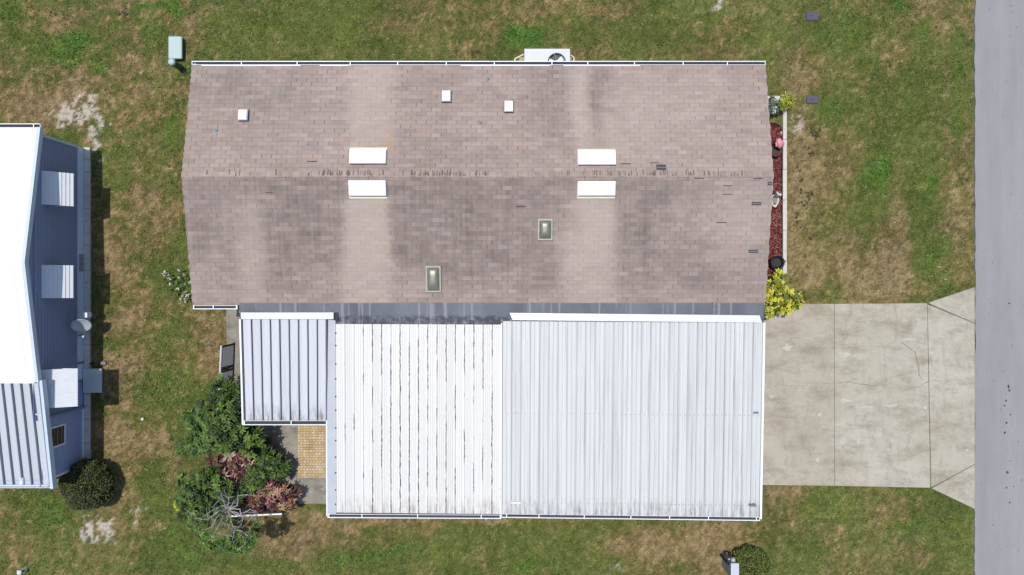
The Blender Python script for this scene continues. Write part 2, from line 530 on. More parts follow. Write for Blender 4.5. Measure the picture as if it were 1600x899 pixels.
# ------------------------------------------------------------------ lawn colour map (kinds of turf: lush, dry, bare sand)
DRY = [(60, 20, 40, 18, .5), (110, 20, 25, 25, .5), (90, 32, 40, 16, .5), (190, 100, 30, 20, .35), (60, 165, 60, 30, .6), (130, 140, 60, 30, .5),
       (230, 130, 60, 45, .45), (290, 35, 14, 45, .6), (250, 240, 25, 40, .3), (215, 330, 45, 60, .45), (195, 430, 40, 40, .4), (180, 620, 25, 70, .65),
       (215, 560, 40, 25, .35), (165, 690, 20, 40, .7), (210, 690, 35, 30, .45), (312, 500, 14, 40, .8), (325, 560, 18, 30, .7), (180, 770, 40, 25, .6),
       (150, 840, 50, 30, .5), (230, 830, 40, 30, .5), (30, 790, 20, 40, .3), (460, 840, 55, 45, .7), (700, 815, 160, 8, .5), (560, 815, 60, 8, .4),
       (760, 818, 12, 12, .6), (1000, 850, 70, 35, .75), (880, 815, 90, 10, .5), (1130, 825, 50, 40, .7), (1100, 870, 30, 30, .4), (1215, 778, 30, 16, .8), (1380, 800, 50, 20, .6),
       (1450, 862, 45, 30, .6), (1290, 830, 30, 16, .4), (1340, 890, 40, 14, .4), (950, 15, 55, 20, .6), (885, 82, 30, 14, .6), (740, 78, 60, 16, .5), (640, 40, 80, 25, .18),
       (1255, 110, 55, 35, .6), (1385, 90, 18, 18, .6), (1410, 50, 14, 60, .4), (1350, 150, 16, 18, .75), (1245, 250, 28, 90, .65), (1240, 360, 22, 70, .7),
       (1300, 260, 40, 60, .4), (1330, 420, 90, 50, .6), (1400, 380, 30, 60, .6), (1390, 450, 70, 18, .5), (1270, 420, 40, 40, .5), (1440, 250, 16, 50, .35),
       (1480, 20, 50, 40, .55), (1512, 300, 9, 160, .65), (1490, 380, 14, 80, .5), (1512, 80, 7, 80, .5), (1490, 260, 12, 40, .4), (620, 815, 30, 10, .5), (855, 10, 40, 8, .4), (430, 8, 60, 8, .35)]
LUSH = [(60, 65, 75, 40, .6), (20, 15, 22, 18, 1.), (125, 65, 15, 16, .9), (162, 106, 15, 14, 1.2), (230, 55, 18, 20, .8), (225, 10, 24, 12, 1.1), (265, 8, 14, 12, 1.0), (110, 90, 40, 20, .5),
        (265, 195, 14, 34, 1.0), (95, 212, 26, 12, .8), (283, 360, 12, 30, .8), (275, 430, 25, 40, .7), (205, 380, 12, 25, .5), (210, 430, 30, 18, .4), (265, 610, 85, 55, .7), (235, 540, 40, 40, .4),
        (240, 760, 60, 60, .35), (60, 800, 60, 50, .6), (110, 790, 30, 20, .5), (290, 850, 90, 55, .7), (560, 30, 260, 50, .38), (360, 70, 60, 40, .35), (600, 862, 110, 14, .65), (820, 860, 120, 22, .45),
        (500, 880, 120, 20, .4), (1060, 815, 40, 25, .4), (826, 64, 32, 20, 1.5), (690, 885, 300, 18, .3), (1310, 55, 70, 50, .7), (1290, 170, 40, 22, .7), (1370, 280, 24, 50, .9), (1400, 200, 50, 70, .45), (1445, 300, 24, 60, .7),
        (1440, 120, 50, 80, .35), (1500, 150, 16, 120, .7), (1465, 410, 26, 40, .8), (1490, 460, 35, 15, .6), (1400, 5, 12, 10, .9), (1440, 45, 10, 14, .8), (1430, 825, 40, 18, .8), (1300, 790, 60, 30, .5),
        (1260, 850, 50, 40, .45), (1490, 830, 30, 50, .5), (1260, 460, 50, 14, .5), (297, 112, 8, 10, 1.), (515, 790, 40, 10, .8), (175, 545, 10, 12, .9), (850, 890, 60, 10, .5), (1480, 700, 30, 100, .4)]
SAND = [(132, 172, 34, 24, .8), (155, 215, 9, 24, .9), (140, 835, 20, 9, .95), (172, 820, 11, 10, .95), (135, 848, 12, 7, .95), (175, 846, 16, 9, .9), (150, 818, 14, 8, .6), (215, 795, 16, 8, .5),
        (100, 180, 30, 16, .4), (760, 812, 10, 6, .7), (1140, 3, 18, 5, .8), (1250, 190, 16, 14, .6), (205, 815, 10, 6, .4), (1100, 8, 16, 6, .5), (215, 120, 12, 16, .3), (960, 890, 10, 6, .4), (270, 120, 8, 8, .4), (185, 360, 8, 8, .4)]


def turf(X, Y):
    u = X * F / H + 800; v = 449.5 - Y * F / H
    jx = (fbm(X, Y, 1.6, 3) - .5) * 46; jy = (fbm(X, Y, 1.6, 9) - .5) * 46
    uu, vv = u + jx, v + jy

    def blobs(L):
        t = 0
        for (a, b, ra, rb, w) in L: t = t + w * np.exp(-(((uu - a) / ra) ** 2 + ((vv - b) / rb) ** 2))
        return t
    d = blobs(DRY); l = blobs(LUSH); s = blobs(SAND)
    n1, n2, n3 = fbm(X, Y, 0.35, 20), fbm(X, Y, 1.5, 30, 4, .65), fbm(X, Y * 1.0, 5.5, 40, 3, .7)
    n4 = fbm(X, Y, 13.0, 45, 2, .7)
    rough_ = 1 - .55 * sstep(290, 420, u)                     # the strip between the houses is the most worn
    mow = np.where(u > 1190, fbm(X * 1.8, Y * .35, 1.0, 55, 3), fbm(X * .22, Y * 1.7, 1.0, 57, 3))
    dry = 0.39 + d * 0.95 - l * 0.80 + (n1 - .5) * 0.9 + (n2 - .5) * 1.7 * rough_ + (n3 - .5) * 1.5 * (rough_ * .7 + .3) + (n4 - .5) * .7 + (mow - .5) * .75 * sstep(300, 420, u)
    pale = sstep(.75, 1.35, dry + (n3 - .5) * .9 + (n4 - .5) * .7)
    dry = sstep(0.0, 1.05, dry) * np.where(u > 1190, .86, 1.0)
    lush = sstep(0.32, 1.05, l * 0.85 + (n2 - .5) * 0.9 + (n3 - .5) * .5)
    sand = sstep(0.40, 0.85, s * .92 + ((n3 - .5) * 1.9 + (n4 - .5) * 1.2) * np.clip(s * 3, 0, 1))
    t1 = fbm(X, Y, 0.8, 50)[..., None]
    green = np.array(A(90, 102, 50)) * (1 - t1) + np.array(A(118, 128, 62)) * t1
    lu = np.array(A(88, 126, 48))
    br = np.array(A(128, 106, 72)) * (1 - t1) + np.array(A(158, 134, 92)) * t1
    c = green + (lu - green) * (lush[..., None] * .9)
    c = c + (br - c) * (dry[..., None] * .92)
    c = c + (np.array(A(190, 170, 132)) - c) * (pale[..., None] * .28)
    c = c * (.96 + (n3 - .5) * .55 + (n4 - .5) * .85)[..., None]
    c = c + (np.array(A(214, 204, 190)) - c) * (sand[..., None] * .9)
    return c, dry, lush, sand


def axis(lo, hi, step, far):
    out = np.concatenate([np.arange(hi + .4, 34, .4), np.geomspace(36, far, 12)])
    return np.concatenate([-out[::-1] , np.arange(lo, hi + 1e-6, step), out])


gx, gy = axis(-18.6, 18.6, 0.085, 420.), axis(-11.6, 11.6, 0.085, 420.)
GX, GY = np.meshgrid(gx, gy)
cc, _, _, _ = turf(GX, GY)
fade = sstep(24, 36, np.maximum(abs(GX), abs(GY)))[..., None]
cc = cc * (1 - fade) + np.array(A(112, 112, 62)) * fade
gz = (fbm(GX, GY, 0.9, 70) - .5) * 0.03
gz[(abs(GX) > 18) | (abs(GY) > 11)] = 0
gz -= 0.02
nx, ny = len(gx), len(gy)
ii = np.arange(nx * ny).reshape(ny, nx)
fa = np.stack([ii[:-1, :-1], ii[:-1, 1:], ii[1:, 1:], ii[1:, :-1]], -1).reshape(-1, 4)
ground = mesh_obj('ground', np.stack([GX, GY, gz], -1).reshape(-1, 3), fa, M['lawn'], colr=cc.reshape(-1, 3), smooth=True)
tag(ground, 'patchy green and brown lawn round the houses', 'ground', kind='structure')

# ------------------------------------------------------------------ roads, paving
kx = H / F
RX0 = (1522.5 - 800) * kx


def g2(u, v):
    p = P(u, v); return (p.x, p.y)


m = MB()
e = [(RX0 + (vnoise(0, y, .9, 5) - .5) * .07 + (vnoise(0, y, 5, 6) - .5) * .06, y) for y in np.arange(-60, 60.1, 0.12)]
m.prism([(RX0 + 6.2, 60), (RX0 + 6.2, -60)] + e, -0.06, 0.022)
tag(m.build('road', M['road']), 'grey asphalt street along the right edge', 'road', kind='structure')

m = MB()
DZ = 0.035
gap = 0.28
m.prism([g2(1150, 475), g2(1303 - gap, 475), g2(1303.5 - gap, 759), g2(1150, 757)], -0.05, DZ)
m.prism([g2(1303 + gap, 475), g2(1448 - gap, 474), g2(1453 - gap, 762), g2(1303.5 + gap, 759)], -0.05, DZ)
m.prism([g2(1448 + gap, 476), g2(1522, 506), g2(1522, 725), g2(1454 + gap, 761)], -0.05, DZ)
m.prism([g2(1449, 473.5), g2(1522, 449), g2(1522, 505)], -0.05, DZ)
m.prism([g2(1455, 763), g2(1522, 726), g2(1522, 795)], -0.05, DZ)
drive = m.build('driveway', M['drive'], bevel=0.008)
tag(drive, 'pale cracked concrete driveway between carport and street', 'driveway', kind='structure')
m = MB(); m.prism([g2(1160, 480), g2(1448, 480), g2(1521, 455), g2(1521, 788), g2(1455, 757), g2(1160, 752)], -0.045, 0.012)
m.build('joint_filler', M['joint'], drive)


def crack(pts, w, mat, name='crack'):
    m = MB(); q = []
    for i in range(len(pts) - 1):
        a, b = Vector(g2(*pts[i])), Vector(g2(*pts[i + 1]))
        n = max(2, int((b - a).length / 0.07))
        for k in range(n): q.append(a.lerp(b, k / n))
    q.append(Vector(g2(*pts[-1])))
    L, R = [], []
    for i, p in enumerate(q):
        d = (q[min(i + 1, len(q) - 1)] - q[max(i - 1, 0)]).normalized(); nn = Vector((-d.y, d.x))
        p = p + nn * random.uniform(-.02, .02)
        ww = w * random.uniform(.25, 1.0)
        L.append(p + nn * ww); R.append(p - nn * ww)
    vs_ = [(p.x, p.y, DZ + .0035) for p in L + R]; n = len(L)
    m.add(vs_, [(i, n + i, n + i + 1, i + 1) for i in range(n - 1)])
    return m.build(name, mat, drive)


crack([(1381, 583), (1381, 545), (1386, 538), (1396, 533), (1400, 531)], .010, M['joint_soft'])
crack([(1408, 535), (1421, 545), (1430, 552), (1433, 570), (1436, 588)], .014, M['joint'])
crack([(1436, 588), (1445, 597), (1451, 595), (1437, 604), (1422, 608), (1405, 612)], .011, M['joint_soft'])
crack([(1451, 594), (1470, 596), (1490, 599), (1512, 602)], .011, M['joint_soft'])
crack([(1304, 598), (1330, 597), (1343, 600), (1354, 602), (1370, 602)], .011, M['joint'])
crack([(1195, 608), (1215, 602), (1240, 603), (1260, 598), (1303, 599)], .010, M['joint_soft'])
crack([(1381, 600), (1388, 610), (1395, 618)], .010, M['joint_soft'])
crack([(1398, 476), (1400, 505), (1399, 531)], .010, M['joint_soft'])
crack([(1391, 690), (1391, 707)], .018, M['joint_soft'])
crack([(1397, 730), (1403, 742), (1411, 752)], .010, M['joint_soft'])
crack([(1313, 544), (1345, 541), (1380, 541)], .008, M['joint_soft'])

m = MB(); m.prism([g2(354, 481), g2(382, 481), g2(382, 640), g2(362, 640), g2(366, 560), g2(355, 560)], -.05, .03)
tag(m.build('walkway', M['patio'], bevel=.006), 'narrow pale concrete walk beside the ribbed patio roof', 'walkway', kind='structure')
m = MB(); m.prism([g2(408, 600), g2(545, 600), g2(545, 787), g2(467, 787), g2(462, 760), g2(408, 745)], -.05, .03)
patio = tag(m.build('patio', M['patio'], bevel=.006), 'stained concrete patio slab beside the garden bed', 'patio', kind='structure')
m = MB(); m.prism([g2(466, 640), g2(530, 640), g2(530, 746), g2(466, 746)], .02, .042)
tag(m.build('brick_paving', M['paver']), 'small tan and orange pavers laid on the patio', 'paving', kind='structure')
m = MB(); m.prism([g2(*p) for p in [(345, 560), (375, 560), (385, 650), (415, 665), (440, 690), (455, 745), (470, 760), (470, 792), (390, 795), (330, 790), (320, 730), (350, 700), (340, 640)]], -.05, .012)
tag(m.build('garden_soil', M['soil']), 'dark bare soil beneath the garden shrubs', 'soil', kind='structure')

# ------------------------------------------------------------------ grass blades
def rects_out(X, Y):
    u = X * F / H + 800; v = 449.5 - Y * F / H
    bad = (u > 1520.5)
    for (a, b, c_, d_) in [(1160, 1449, 474, 761), (1449, 1523, 474 - 0, 762), (354, 384, 480, 600), (410, 560, 600, 790), (1155, 1231, 168, 430), (330, 1130, 130, 480), (540, 1130, 480, 780), (0, 130, 230, 720), (400, 540, 500, 640)]:
        bad |= (u > a) & (u < b) & (v > c_) & (v < d_)
    bad |= (u > 1449) & (v > 474 - (u - 1449) / 73 * 25) & (v < 763 + (u - 1455) / 67 * 33)
    bad |= (u > 131) & (u < 142) & (v > 225) & (v < 720)
    return bad


def blades(name, n, label, lrange, seed):
    r = np.random.default_rng(seed)
    X = r.uniform(-19.5, 19.5, n); Y = r.uniform(-12.2, 12.2, n)
    c, dry, lush, sand = turf(X + r.normal(0, .05, n), Y + r.normal(0, .05, n))
    clump = fbm(X, Y, 4.0, 80, 3, .7)
    keep = (~rects_out(X + r.normal(0, .03, n), Y + r.normal(0, .03, n))) & (r.random(n) > sand * .85) & (r.random(n) > dry * .35) & (r.random(n) < .25 + 1.5 * clump)
    X, Y, c, dry, lush = X[keep], Y[keep], c[keep], dry[keep], lush[keep]
    n = len(X)
    az = r.uniform(0, 2 * np.pi, n); el = r.uniform(.15, 1.0, n)
    L = r.uniform(*lrange, n) * (1 + .5 * lush) ; w = L * r.uniform(.09, .18, n)
    d = np.stack([np.cos(az) * np.cos(el), np.sin(az) * np.cos(el), np.sin(el)], -1)
    sdir = np.stack([-np.sin(az), np.cos(az), np.zeros(n)], -1)
    b = np.stack([X, Y, np.full(n, -.02)], -1)
    v = np.stack([b - sdir * w[:, None], b + sdir * w[:, None], b + d * L[:, None] + sdir * (w * .3)[:, None], b + d * L[:, None] - sdir * (w * .3)[:, None]], 1)
    col = c * np.exp(r.normal(.02, .30, n))[:, None]
    straw = r.random(n) < (.02 + .13 * dry)
    col[straw] = np.array(A(190, 174, 130)) * r.uniform(.55, 1.15, straw.sum())[:, None]
    f = np.arange(4 * n).reshape(n, 4)
    o = mesh_obj(name, v.reshape(-1, 3), f, M['blade'], colr=np.repeat(col, 4, 0))
    return tag(o, label, 'grass', kind='stuff')


blades('grass', 660000, 'short mixed green and straw lawn grass', (.035, .085), 5)

# ------------------------------------------------------------------ pan roofs and gutters
def pans(name, TL, TR, BL, BR, n, rib_h, rib_w, mat, parent, crimp=0.0, phase=0.0):
    """sheet of n pans; profile across, straight down the slope"""
    TL, TR, BL, BR = map(Vector, (TL, TR, BL, BR))
    wid = (TR - TL).length / n
    rw = rib_w / wid
    prof = []
    for k in range(n):
        prof += [(k - rw * .5 if k else 0, rib_h if k else 0), (k + rw * .5, rib_h), (k + rw * .5 + .004, 0)]
        if crimp:
            prof += [(k + .46, 0), (k + .5, crimp), (k + .54, 0)]
        prof += [(k + 1 - rw * .5 - .004, 0)]
    prof += [(n - rw * .5, rib_h), (n, rib_h), (n, -.03)]
    prof = [(0, -.03)] + prof
    vs_, uv = [], []
    T = 14
    for j in range(T + 1):
        t = j / T
        for s, z in prof:
            a = TL.lerp(TR, s / n); b = BL.lerp(BR, s / n); p = a.lerp(b, t)
            wob = (vnoise(s * 2.1, t * 6, 1.0, 61) - .5) * .012 if 0 < t < 1 else 0
            vs_.append((p.x + wob * .6, p.y, p.z + z)); uv.append((s, (1 - t) * (BL - TL).length))
    k = len(prof)
    fs = [(j * k + i, (j + 1) * k + i, (j + 1) * k + i + 1, j * k + i + 1) for j in range(T) for i in range(k - 1)]
    m = MB(); m.add(vs_, fs); m.uv = uv
    return m.build(name, mat, parent)


def gutter(A0, B0, side, parent, straps, w=.11, hgt=.10, mat=None, debris=True):
    """open channel from A0 to B0 (inner top edge), outward on the side given (+1 left of travel)"""
    mat = mat or M['white']
    A0, B0 = Vector(A0), Vector(B0)
    s = side
    m = MB()
    m.beam(A0, B0, 0, s * .012, -hgt, 0)
    m.beam(A0, B0, s * .012, s * (w - .022), -hgt, -hgt + .012)
    m.beam(A0, B0, s * (w - .022), s * w, -hgt, .012)
    d = (B0 - A0).normalized()
    m.beam(A0, A0 + d * .015, s * .013, s * (w - .023), -hgt + .013, .0)
    m.beam(B0 - d * .015, B0, s * .013, s * (w - .023), -hgt + .013, .0)
    gt = m.build('gutter', mat, parent)
    if debris:
        m = MB(); m.beam(A0 + d * .02, B0 - d * .02, s * .013, s * (w - .023), -hgt + .014, -hgt + .045)
        m.build('leaf_litter', M['dark'], gt)
    for t in straps:
        p = A0.lerp(B0, t)
        m = MB(); m.beam(p - d * .013, p + d * .013, -s * .02, s * (w - .001), .013, .019)
        m.build('strap', mat, gt)
    return gt


# ------------------------------------------------------------------ the shingled house
XL, XR = -9.285, 7.35
YN, YR, YS = 6.45, 3.12, -0.51
ZR, ZN, ZS = 3.0, 2.40, 2.35
house = thing('house', 'long house with brown shingled gable roof and roof vents', 'house', (-1, 3, 0))


def roof_z(y):
    return ZR - (y - YR) / (YN - YR) * (ZR - ZN) if y >= YR else ZR - (YR - y) / (YR - YS) * (ZR - ZS)


# walls under the eaves
def lap_wall(m, a, b, z0, z1, out, row=.14, t=.008):
    """lap siding on the vertical plane a->b, boards leaning outward at their foot"""
    a, b = Vector(a), Vector(b); o3 = Vector((out[0], out[1], 0))
    z = z0
    while z < z1 - 1e-4:
        zt = min(z + row, z1)
        zg = zt - .016
        p = [a + o3 * t + Vector((0, 0, z)), b + o3 * t + Vector((0, 0, z)), b + o3 * t + Vector((0, 0, zg)), a + o3 * t + Vector((0, 0, zg)),
             b + o3 * .001 + Vector((0, 0, zg)), a + o3 * .001 + Vector((0, 0, zg)), b + o3 * .001 + Vector((0, 0, zt)), a + o3 * .001 + Vector((0, 0, zt)),
             b + o3 * t + Vector((0, 0, zt)), a + o3 * t + Vector((0, 0, zt))]
        m.add(p, [(0, 1, 2, 3), (3, 2, 4, 5), (5, 4, 6, 7), (7, 6, 8, 9)])
        z = zt


m = MB()
wx0, wx1, wy0, wy1 = XL + .22, XR - .22, YS + .25, YN - .3
m.box(wx0, wx1, wy0, wy1, -.02, 2.30)
for x in (wx0, wx1):
    s = -1 if x == wx0 else 1
    m.add([(x, wy0, 2.3), (x, wy1, 2.3), (x, wy1, roof_z(wy1) - .06), (x, YR, ZR - .06), (x, wy0, roof_z(wy0) - .06)], [(0, 1, 2, 3, 4)])
    lap_wall(m, (x + s * .003, wy0, 0), (x + s * .003, wy1, 0), .35, 2.3, (s, 0))
lap_wall(m, (wx0, wy1 + .003, 0), (wx1, wy1 + .003, 0), .35, 2.3, (0, 1))
m.build('wall', M['siding'], house)
for (x, s) in ((wx0, -1), (wx1, 1)):
    for y in (1.4, 4.4):
        m = MB(); xx = x + s * .03
        for (y0, y1, z0, z1) in ((y - .55, y - .49, .95, 2.0), (y + .49, y + .55, .95, 2.0), (y - .49, y + .49, .95, 1.01), (y - .49, y + .49, 1.94, 2.0)):
            m.box(min(x, xx), max(x, xx) + .0, y0, y1, z0, z1)
        wd = m.build('window', M['white'], house)
        m = MB(); m.box(x + s * .018 - .003, x + s * .018 + .003, y - .489, y + .489, 1.011, 1.939); m.build('pane', M['glass'], wd)

# shingle field with weathering
xs = np.arange(XL, XR + .05, .1); xs[-1] = XR
yn = np.linspace(YN, YR, 36); ysx = np.linspace(YR, YS, 38)[1:]
yy_ = np.concatenate([yn, ysx])
RXg, RYg = np.meshgrid(xs, yy_)
RZg = np.vectorize(roof_z)(RYg)
sag = (fbm(RXg, RYg, 0.7, 90, 3) - .5) * .035
Z2 = RZg + sag
U = RXg * F / (H - RZg) + 800; V = 449.5 - RYg * F / (H - RZg)
j1 = (fbm(RXg, RYg * .5, 1.2, 100) - .5) * 34


def band(u0, u1, v0, v1, soft=10, grow=0):
    soft = soft * 1.4
    t = np.clip((V - v0) / (v1 - v0 + 1e-6), 0, 1)
    a = u0 - grow * t; b = u1 + grow * t
    uu = U + j1 * .8 + (fbm(RXg, RYg * .3, 3.0, 130) - .5) * 16
    return sstep(a - soft, a + soft, uu) * (1 - sstep(b - soft, b + soft, uu)) * sstep(min(v0, v1) - 8, min(v0, v1) + 8, V) * (1 - sstep(max(v0, v1) - 8, max(v0, v1) + 8, V))


def spot(u, v, ru, rv):
    return np.exp(-(((U + j1 - u) / ru) ** 2 + ((V + j1 * .6 - v) / rv) ** 2))


dk = 0
for a in [(470, 330, 60, 60, .9), (440, 390, 40, 60, .5), (520, 330, 30, 40, .5), (650, 320, 50, 60, .75), (720, 330, 70, 60, .85), (800, 300, 60, 30, .5), (660, 390, 50, 40, .5), (780, 380, 60, 50, .6), (850, 430, 50, 40, .45), (1000, 330, 40, 55, .7), (1050, 300, 60, 20, .45), (1000, 410, 50, 40, .35),
          (310, 330, 40, 60, .45), (330, 420, 40, 60, .35), (1090, 400, 40, 40, .35), (360, 140, 80, 40, .5), (330, 200, 60, 50, .4), (450, 150, 50, 40, .45), (420, 220, 70, 30, .25), (660, 150, 40, 50, .3), (855, 140, 40, 45, .65), (870, 200, 30, 40, .4), (935, 150, 16, 70, .8), (950, 195, 20, 20, .6), (1150, 160, 30, 40, .4), (740, 240, 80, 30, .2), (700, 420, 60, 40, .3), (470, 440, 80, 30, .3), (845, 398, 14, 22, .7), (1120, 440, 60, 20, .3)]:
    dk = dk + a[4] * spot(*a[:4])
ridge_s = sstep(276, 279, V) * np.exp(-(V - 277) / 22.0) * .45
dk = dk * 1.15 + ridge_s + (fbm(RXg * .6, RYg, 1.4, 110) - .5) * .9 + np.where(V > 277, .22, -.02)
lt = (1 - .45 * sstep(330, 470, V)) * (1.15 * band(545, 607, 308, 480, 10, 9) + 1.15 * band(900, 960, 310, 480, 12, 4)) + .45 * band(880, 900, 360, 480, 10, 0) + .8 * band(548, 612, 100, 232, 12) + .9 * band(895, 922, 98, 232, 10) + .6 * band(938, 962, 180, 232, 12) + .55 * band(372, 412, 320, 480, 14) + .45 * spot(1000, 180, 50, 70) + .35 * spot(1090, 160, 40, 60) + .4 * spot(1150, 330, 60, 60)
lt = lt + (fbm(RXg, RYg * .6, 1.0, 120) - .5) * .5
dk = np.clip(dk * (1 - .85 * np.clip(lt, 0, 1)), 0, 1); lt = np.clip(lt, 0, 1)
tn = np.clip(.22 * band(603, 611, 110, 232, 6) + .8 * spot(604, 222, 5, 10) + .3 * spot(600, 315, 6, 8) + .25 * band(896, 902, 310, 330, 5), 0, 1)
cr = np.stack([dk, lt, tn], -1).reshape(-1, 3)
ny_, nx_ = RXg.shape
ii = np.arange(nx_ * ny_).reshape(ny_, nx_)
fa = np.stack([ii[:-1, :-1], ii[1:, :-1], ii[1:, 1:], ii[:-1, 1:]], -1).reshape(-1, 4)
xjit = np.where(RXg == XR, (np.sin(RYg * 49) > 0) * .02, 0) - np.where(RXg == XL, (np.sin(RYg * 37) > .3) * .02, 0)
roof = mesh_obj('roof', np.stack([RXg + xjit, RYg, Z2], -1).reshape(-1, 3), fa, M['shingle'], house, colr=cr, smooth=False)


def rz(x, y):
    s = float((fbm(np.array([x]), np.array([y]), 0.7, 90, 3)[0] - .5) * .035)
    return roof_z(y) + s


# deck edge below the shingles
for x0, x1 in ((XL + .012, XL + .05), (XR - .05, XR - .012)):
    m = MB()
    for ya, yb in ((YN - .02, YR), (YR, YS + .02)):
        za, zb = roof_z(ya) - .025, roof_z(yb) - .025
        m.hexa([(x0, yb, zb - .12), (x1, yb, zb - .12), (x1, ya, za - .12), (x0, ya, za - .12), (x0, yb, zb), (x1, yb, zb), (x1, ya, za), (x0, ya, za)])
    m.build('rake_board', M['cream'], house)
m = MB(); m.box(XL + .05, XR - .05, YN - .05, YN - .02, 2.22, 2.36); m.build('fascia', M['white'], house)
m = MB(); m.box(XL + .05, -7.95, YS + .02, YS + .05, 2.18, 2.31); m.build('fascia', M['white'], house)
m = MB(); m.box(XL + .06, XR - .06, YS + .06, YN - .06, 2.24, 2.27); m.build('soffit', M['white'], house)

# ridge caps: small folded shingles, each lapping the last
m = MB(); capc = []
x = XL - .01
while x < XR - .02:
    w = .150; lift = .020 + .012 * random.random()
    y0 = YR + .175 + random.uniform(-.02, .02); y1 = YR - .03 + random.uniform(-.01, .01)
    x1 = min(x + w + .012, XR)
    f0, f1 = .008, lift
    zz = [rz(x, y0) + f1, rz(x, YR) + f1 + .006, rz(x, y1) + f1 + .004, rz(x1, y0) + f0, rz(x1, YR) + f0 + .006, rz(x1, y1) + f0 + .004]
    b = -.03
    m.add([(x, y0, zz[0]), (x, YR, zz[1]), (x, y1, zz[2]), (x1, y0, zz[3]), (x1, YR, zz[4]), (x1, y1, zz[5]),
           (x, y0, zz[0] + b), (x, YR, zz[1] + b), (x, y1, zz[2] + b), (x1, y0, zz[3] + b), (x1, y1, zz[5] + b)],
          [(0, 1, 4, 3), (1, 2, 5, 4), (6, 7, 1, 0), (7, 8, 2, 1), (0, 3, 9, 6), (2, 8, 10, 5)])
    k = np.array([random.random() ** 2 * .55, random.random() * .5, 0]); capc += [k] * 11
    x += w
m.c = np.array(capc)
m.build('ridge_cap', M['shingle'], house)
m = MB()
for k in range(150):
    u = random.choice([random.uniform(285, 1205), random.gauss(530, 40), random.gauss(690, 30), random.gauss(1000, 60)])
    if not 290 < u < 1200: continue
    q = P(u, 0, 3.0).x; y = YR + random.uniform(.02, .06); l = random.uniform(.05, .16); w = random.uniform(.005, .014)
    m.hexa([(q - w, y, rz(q, y) + .018), (q + w, y, rz(q, y) + .018), (q + w * .6, y + l, rz(q, y + l) + .018), (q - w * .6, y + l, rz(q, y + l) + .018),
            (q - w, y, rz(q, y) + .043), (q + w, y, rz(q, y) + .043), (q + w * .6, y + l, rz(q, y + l) + .040), (q - w * .6, y + l, rz(q, y + l) + .040)])
M['tick'] = plain('dark shingle edge', A(122, 108, 101), 0.9, 0.35, 20)
o_ = m.build('lifted_shingle_tab', M['tick'], house); o_['kind'] = 'stuff'


def roofquad(u0, v0, u1, v1, mat, name, lift=.012, parent=house, label=None):
    zc = ZR
    for _ in range(4):
        p = P((u0 + u1) / 2, (v0 + v1) / 2, zc); zc = roof_z(p.y)
    k = (H - zc) / F
    m = MB(); x0, x1 = (u0 - 800) * k, (u1 - 800) * k; ya, yb = (449.5 - v1) * k, (449.5 - v0) * k
    q = [(x0, ya), (x1, ya), (x1, yb), (x0, yb)]
    m.hexa([(a, b, rz(a, b) - .01) for a, b in q] + [(a, b, rz(a, b) + lift) for a, b in q])
    return m.build(name, mat, parent, label)


for (u, v, w, h_) in [(1033, 262, 15, 9.5), (1182, 318.5, 15, 5), (1177, 393, 15, 5), (1203, 287, 7, 5)]:
    pt = roofquad(u - w / 2, v - h_ / 2, u + w / 2, v + h_ / 2, M['shingle_gap'], 'missing_shingle', .007)
    roofquad(u - w / 2 + 1, v - .6, u + w / 2 - .5, v + .6, M['grey'], 'torn_edge', .011, pt)
for (u, v, w, h_) in [(488, 252.5, 15, 1.6), (978, 256, 15, 1.2), (1023, 254.5, 14, .9), (814, 323, 15, 1.7), (1137, 290.5, 14, 1.2), (1136, 304, 14, 1), (1127, 348, 14, 1.5), (1092, 279, 15, 1.3), (1185, 279, 14, 1.3), (420, 301, 12, 1), (292, 276, 12, 1.2)]:
    roofquad(u - w / 2, v - h_ / 2, u + w / 2, v + h_ / 2, M['shingle_gap'], 'slipped_shingle', .008)


# roof furniture
def roof_pt(u, v, above=0.0):
    z = ZR
    for _ in range(5):
        p = P(u, v, z + above); z = roof_z(p.y)
    return Vector((p.x, p.y, rz(p.x, p.y)))


def slab(m, cx, cy, w, d, z0, z1, top_inset=0.0):
    q = [(cx - w / 2, cy - d / 2), (cx + w / 2, cy - d / 2), (cx + w / 2, cy + d / 2), (cx - w / 2, cy + d / 2)]
    i = top_inset
    q2 = [(cx - w / 2 + i, cy - d / 2 + i), (cx + w / 2 - i, cy - d / 2 + i), (cx + w / 2 - i, cy + d / 2 - i), (cx - w / 2 + i, cy + d / 2 - i)]
    m.hexa([(a, b, roof_z(b) + z0) for a, b in q] + [(a, b, roof_z(b) + z1) for a, b in q2])


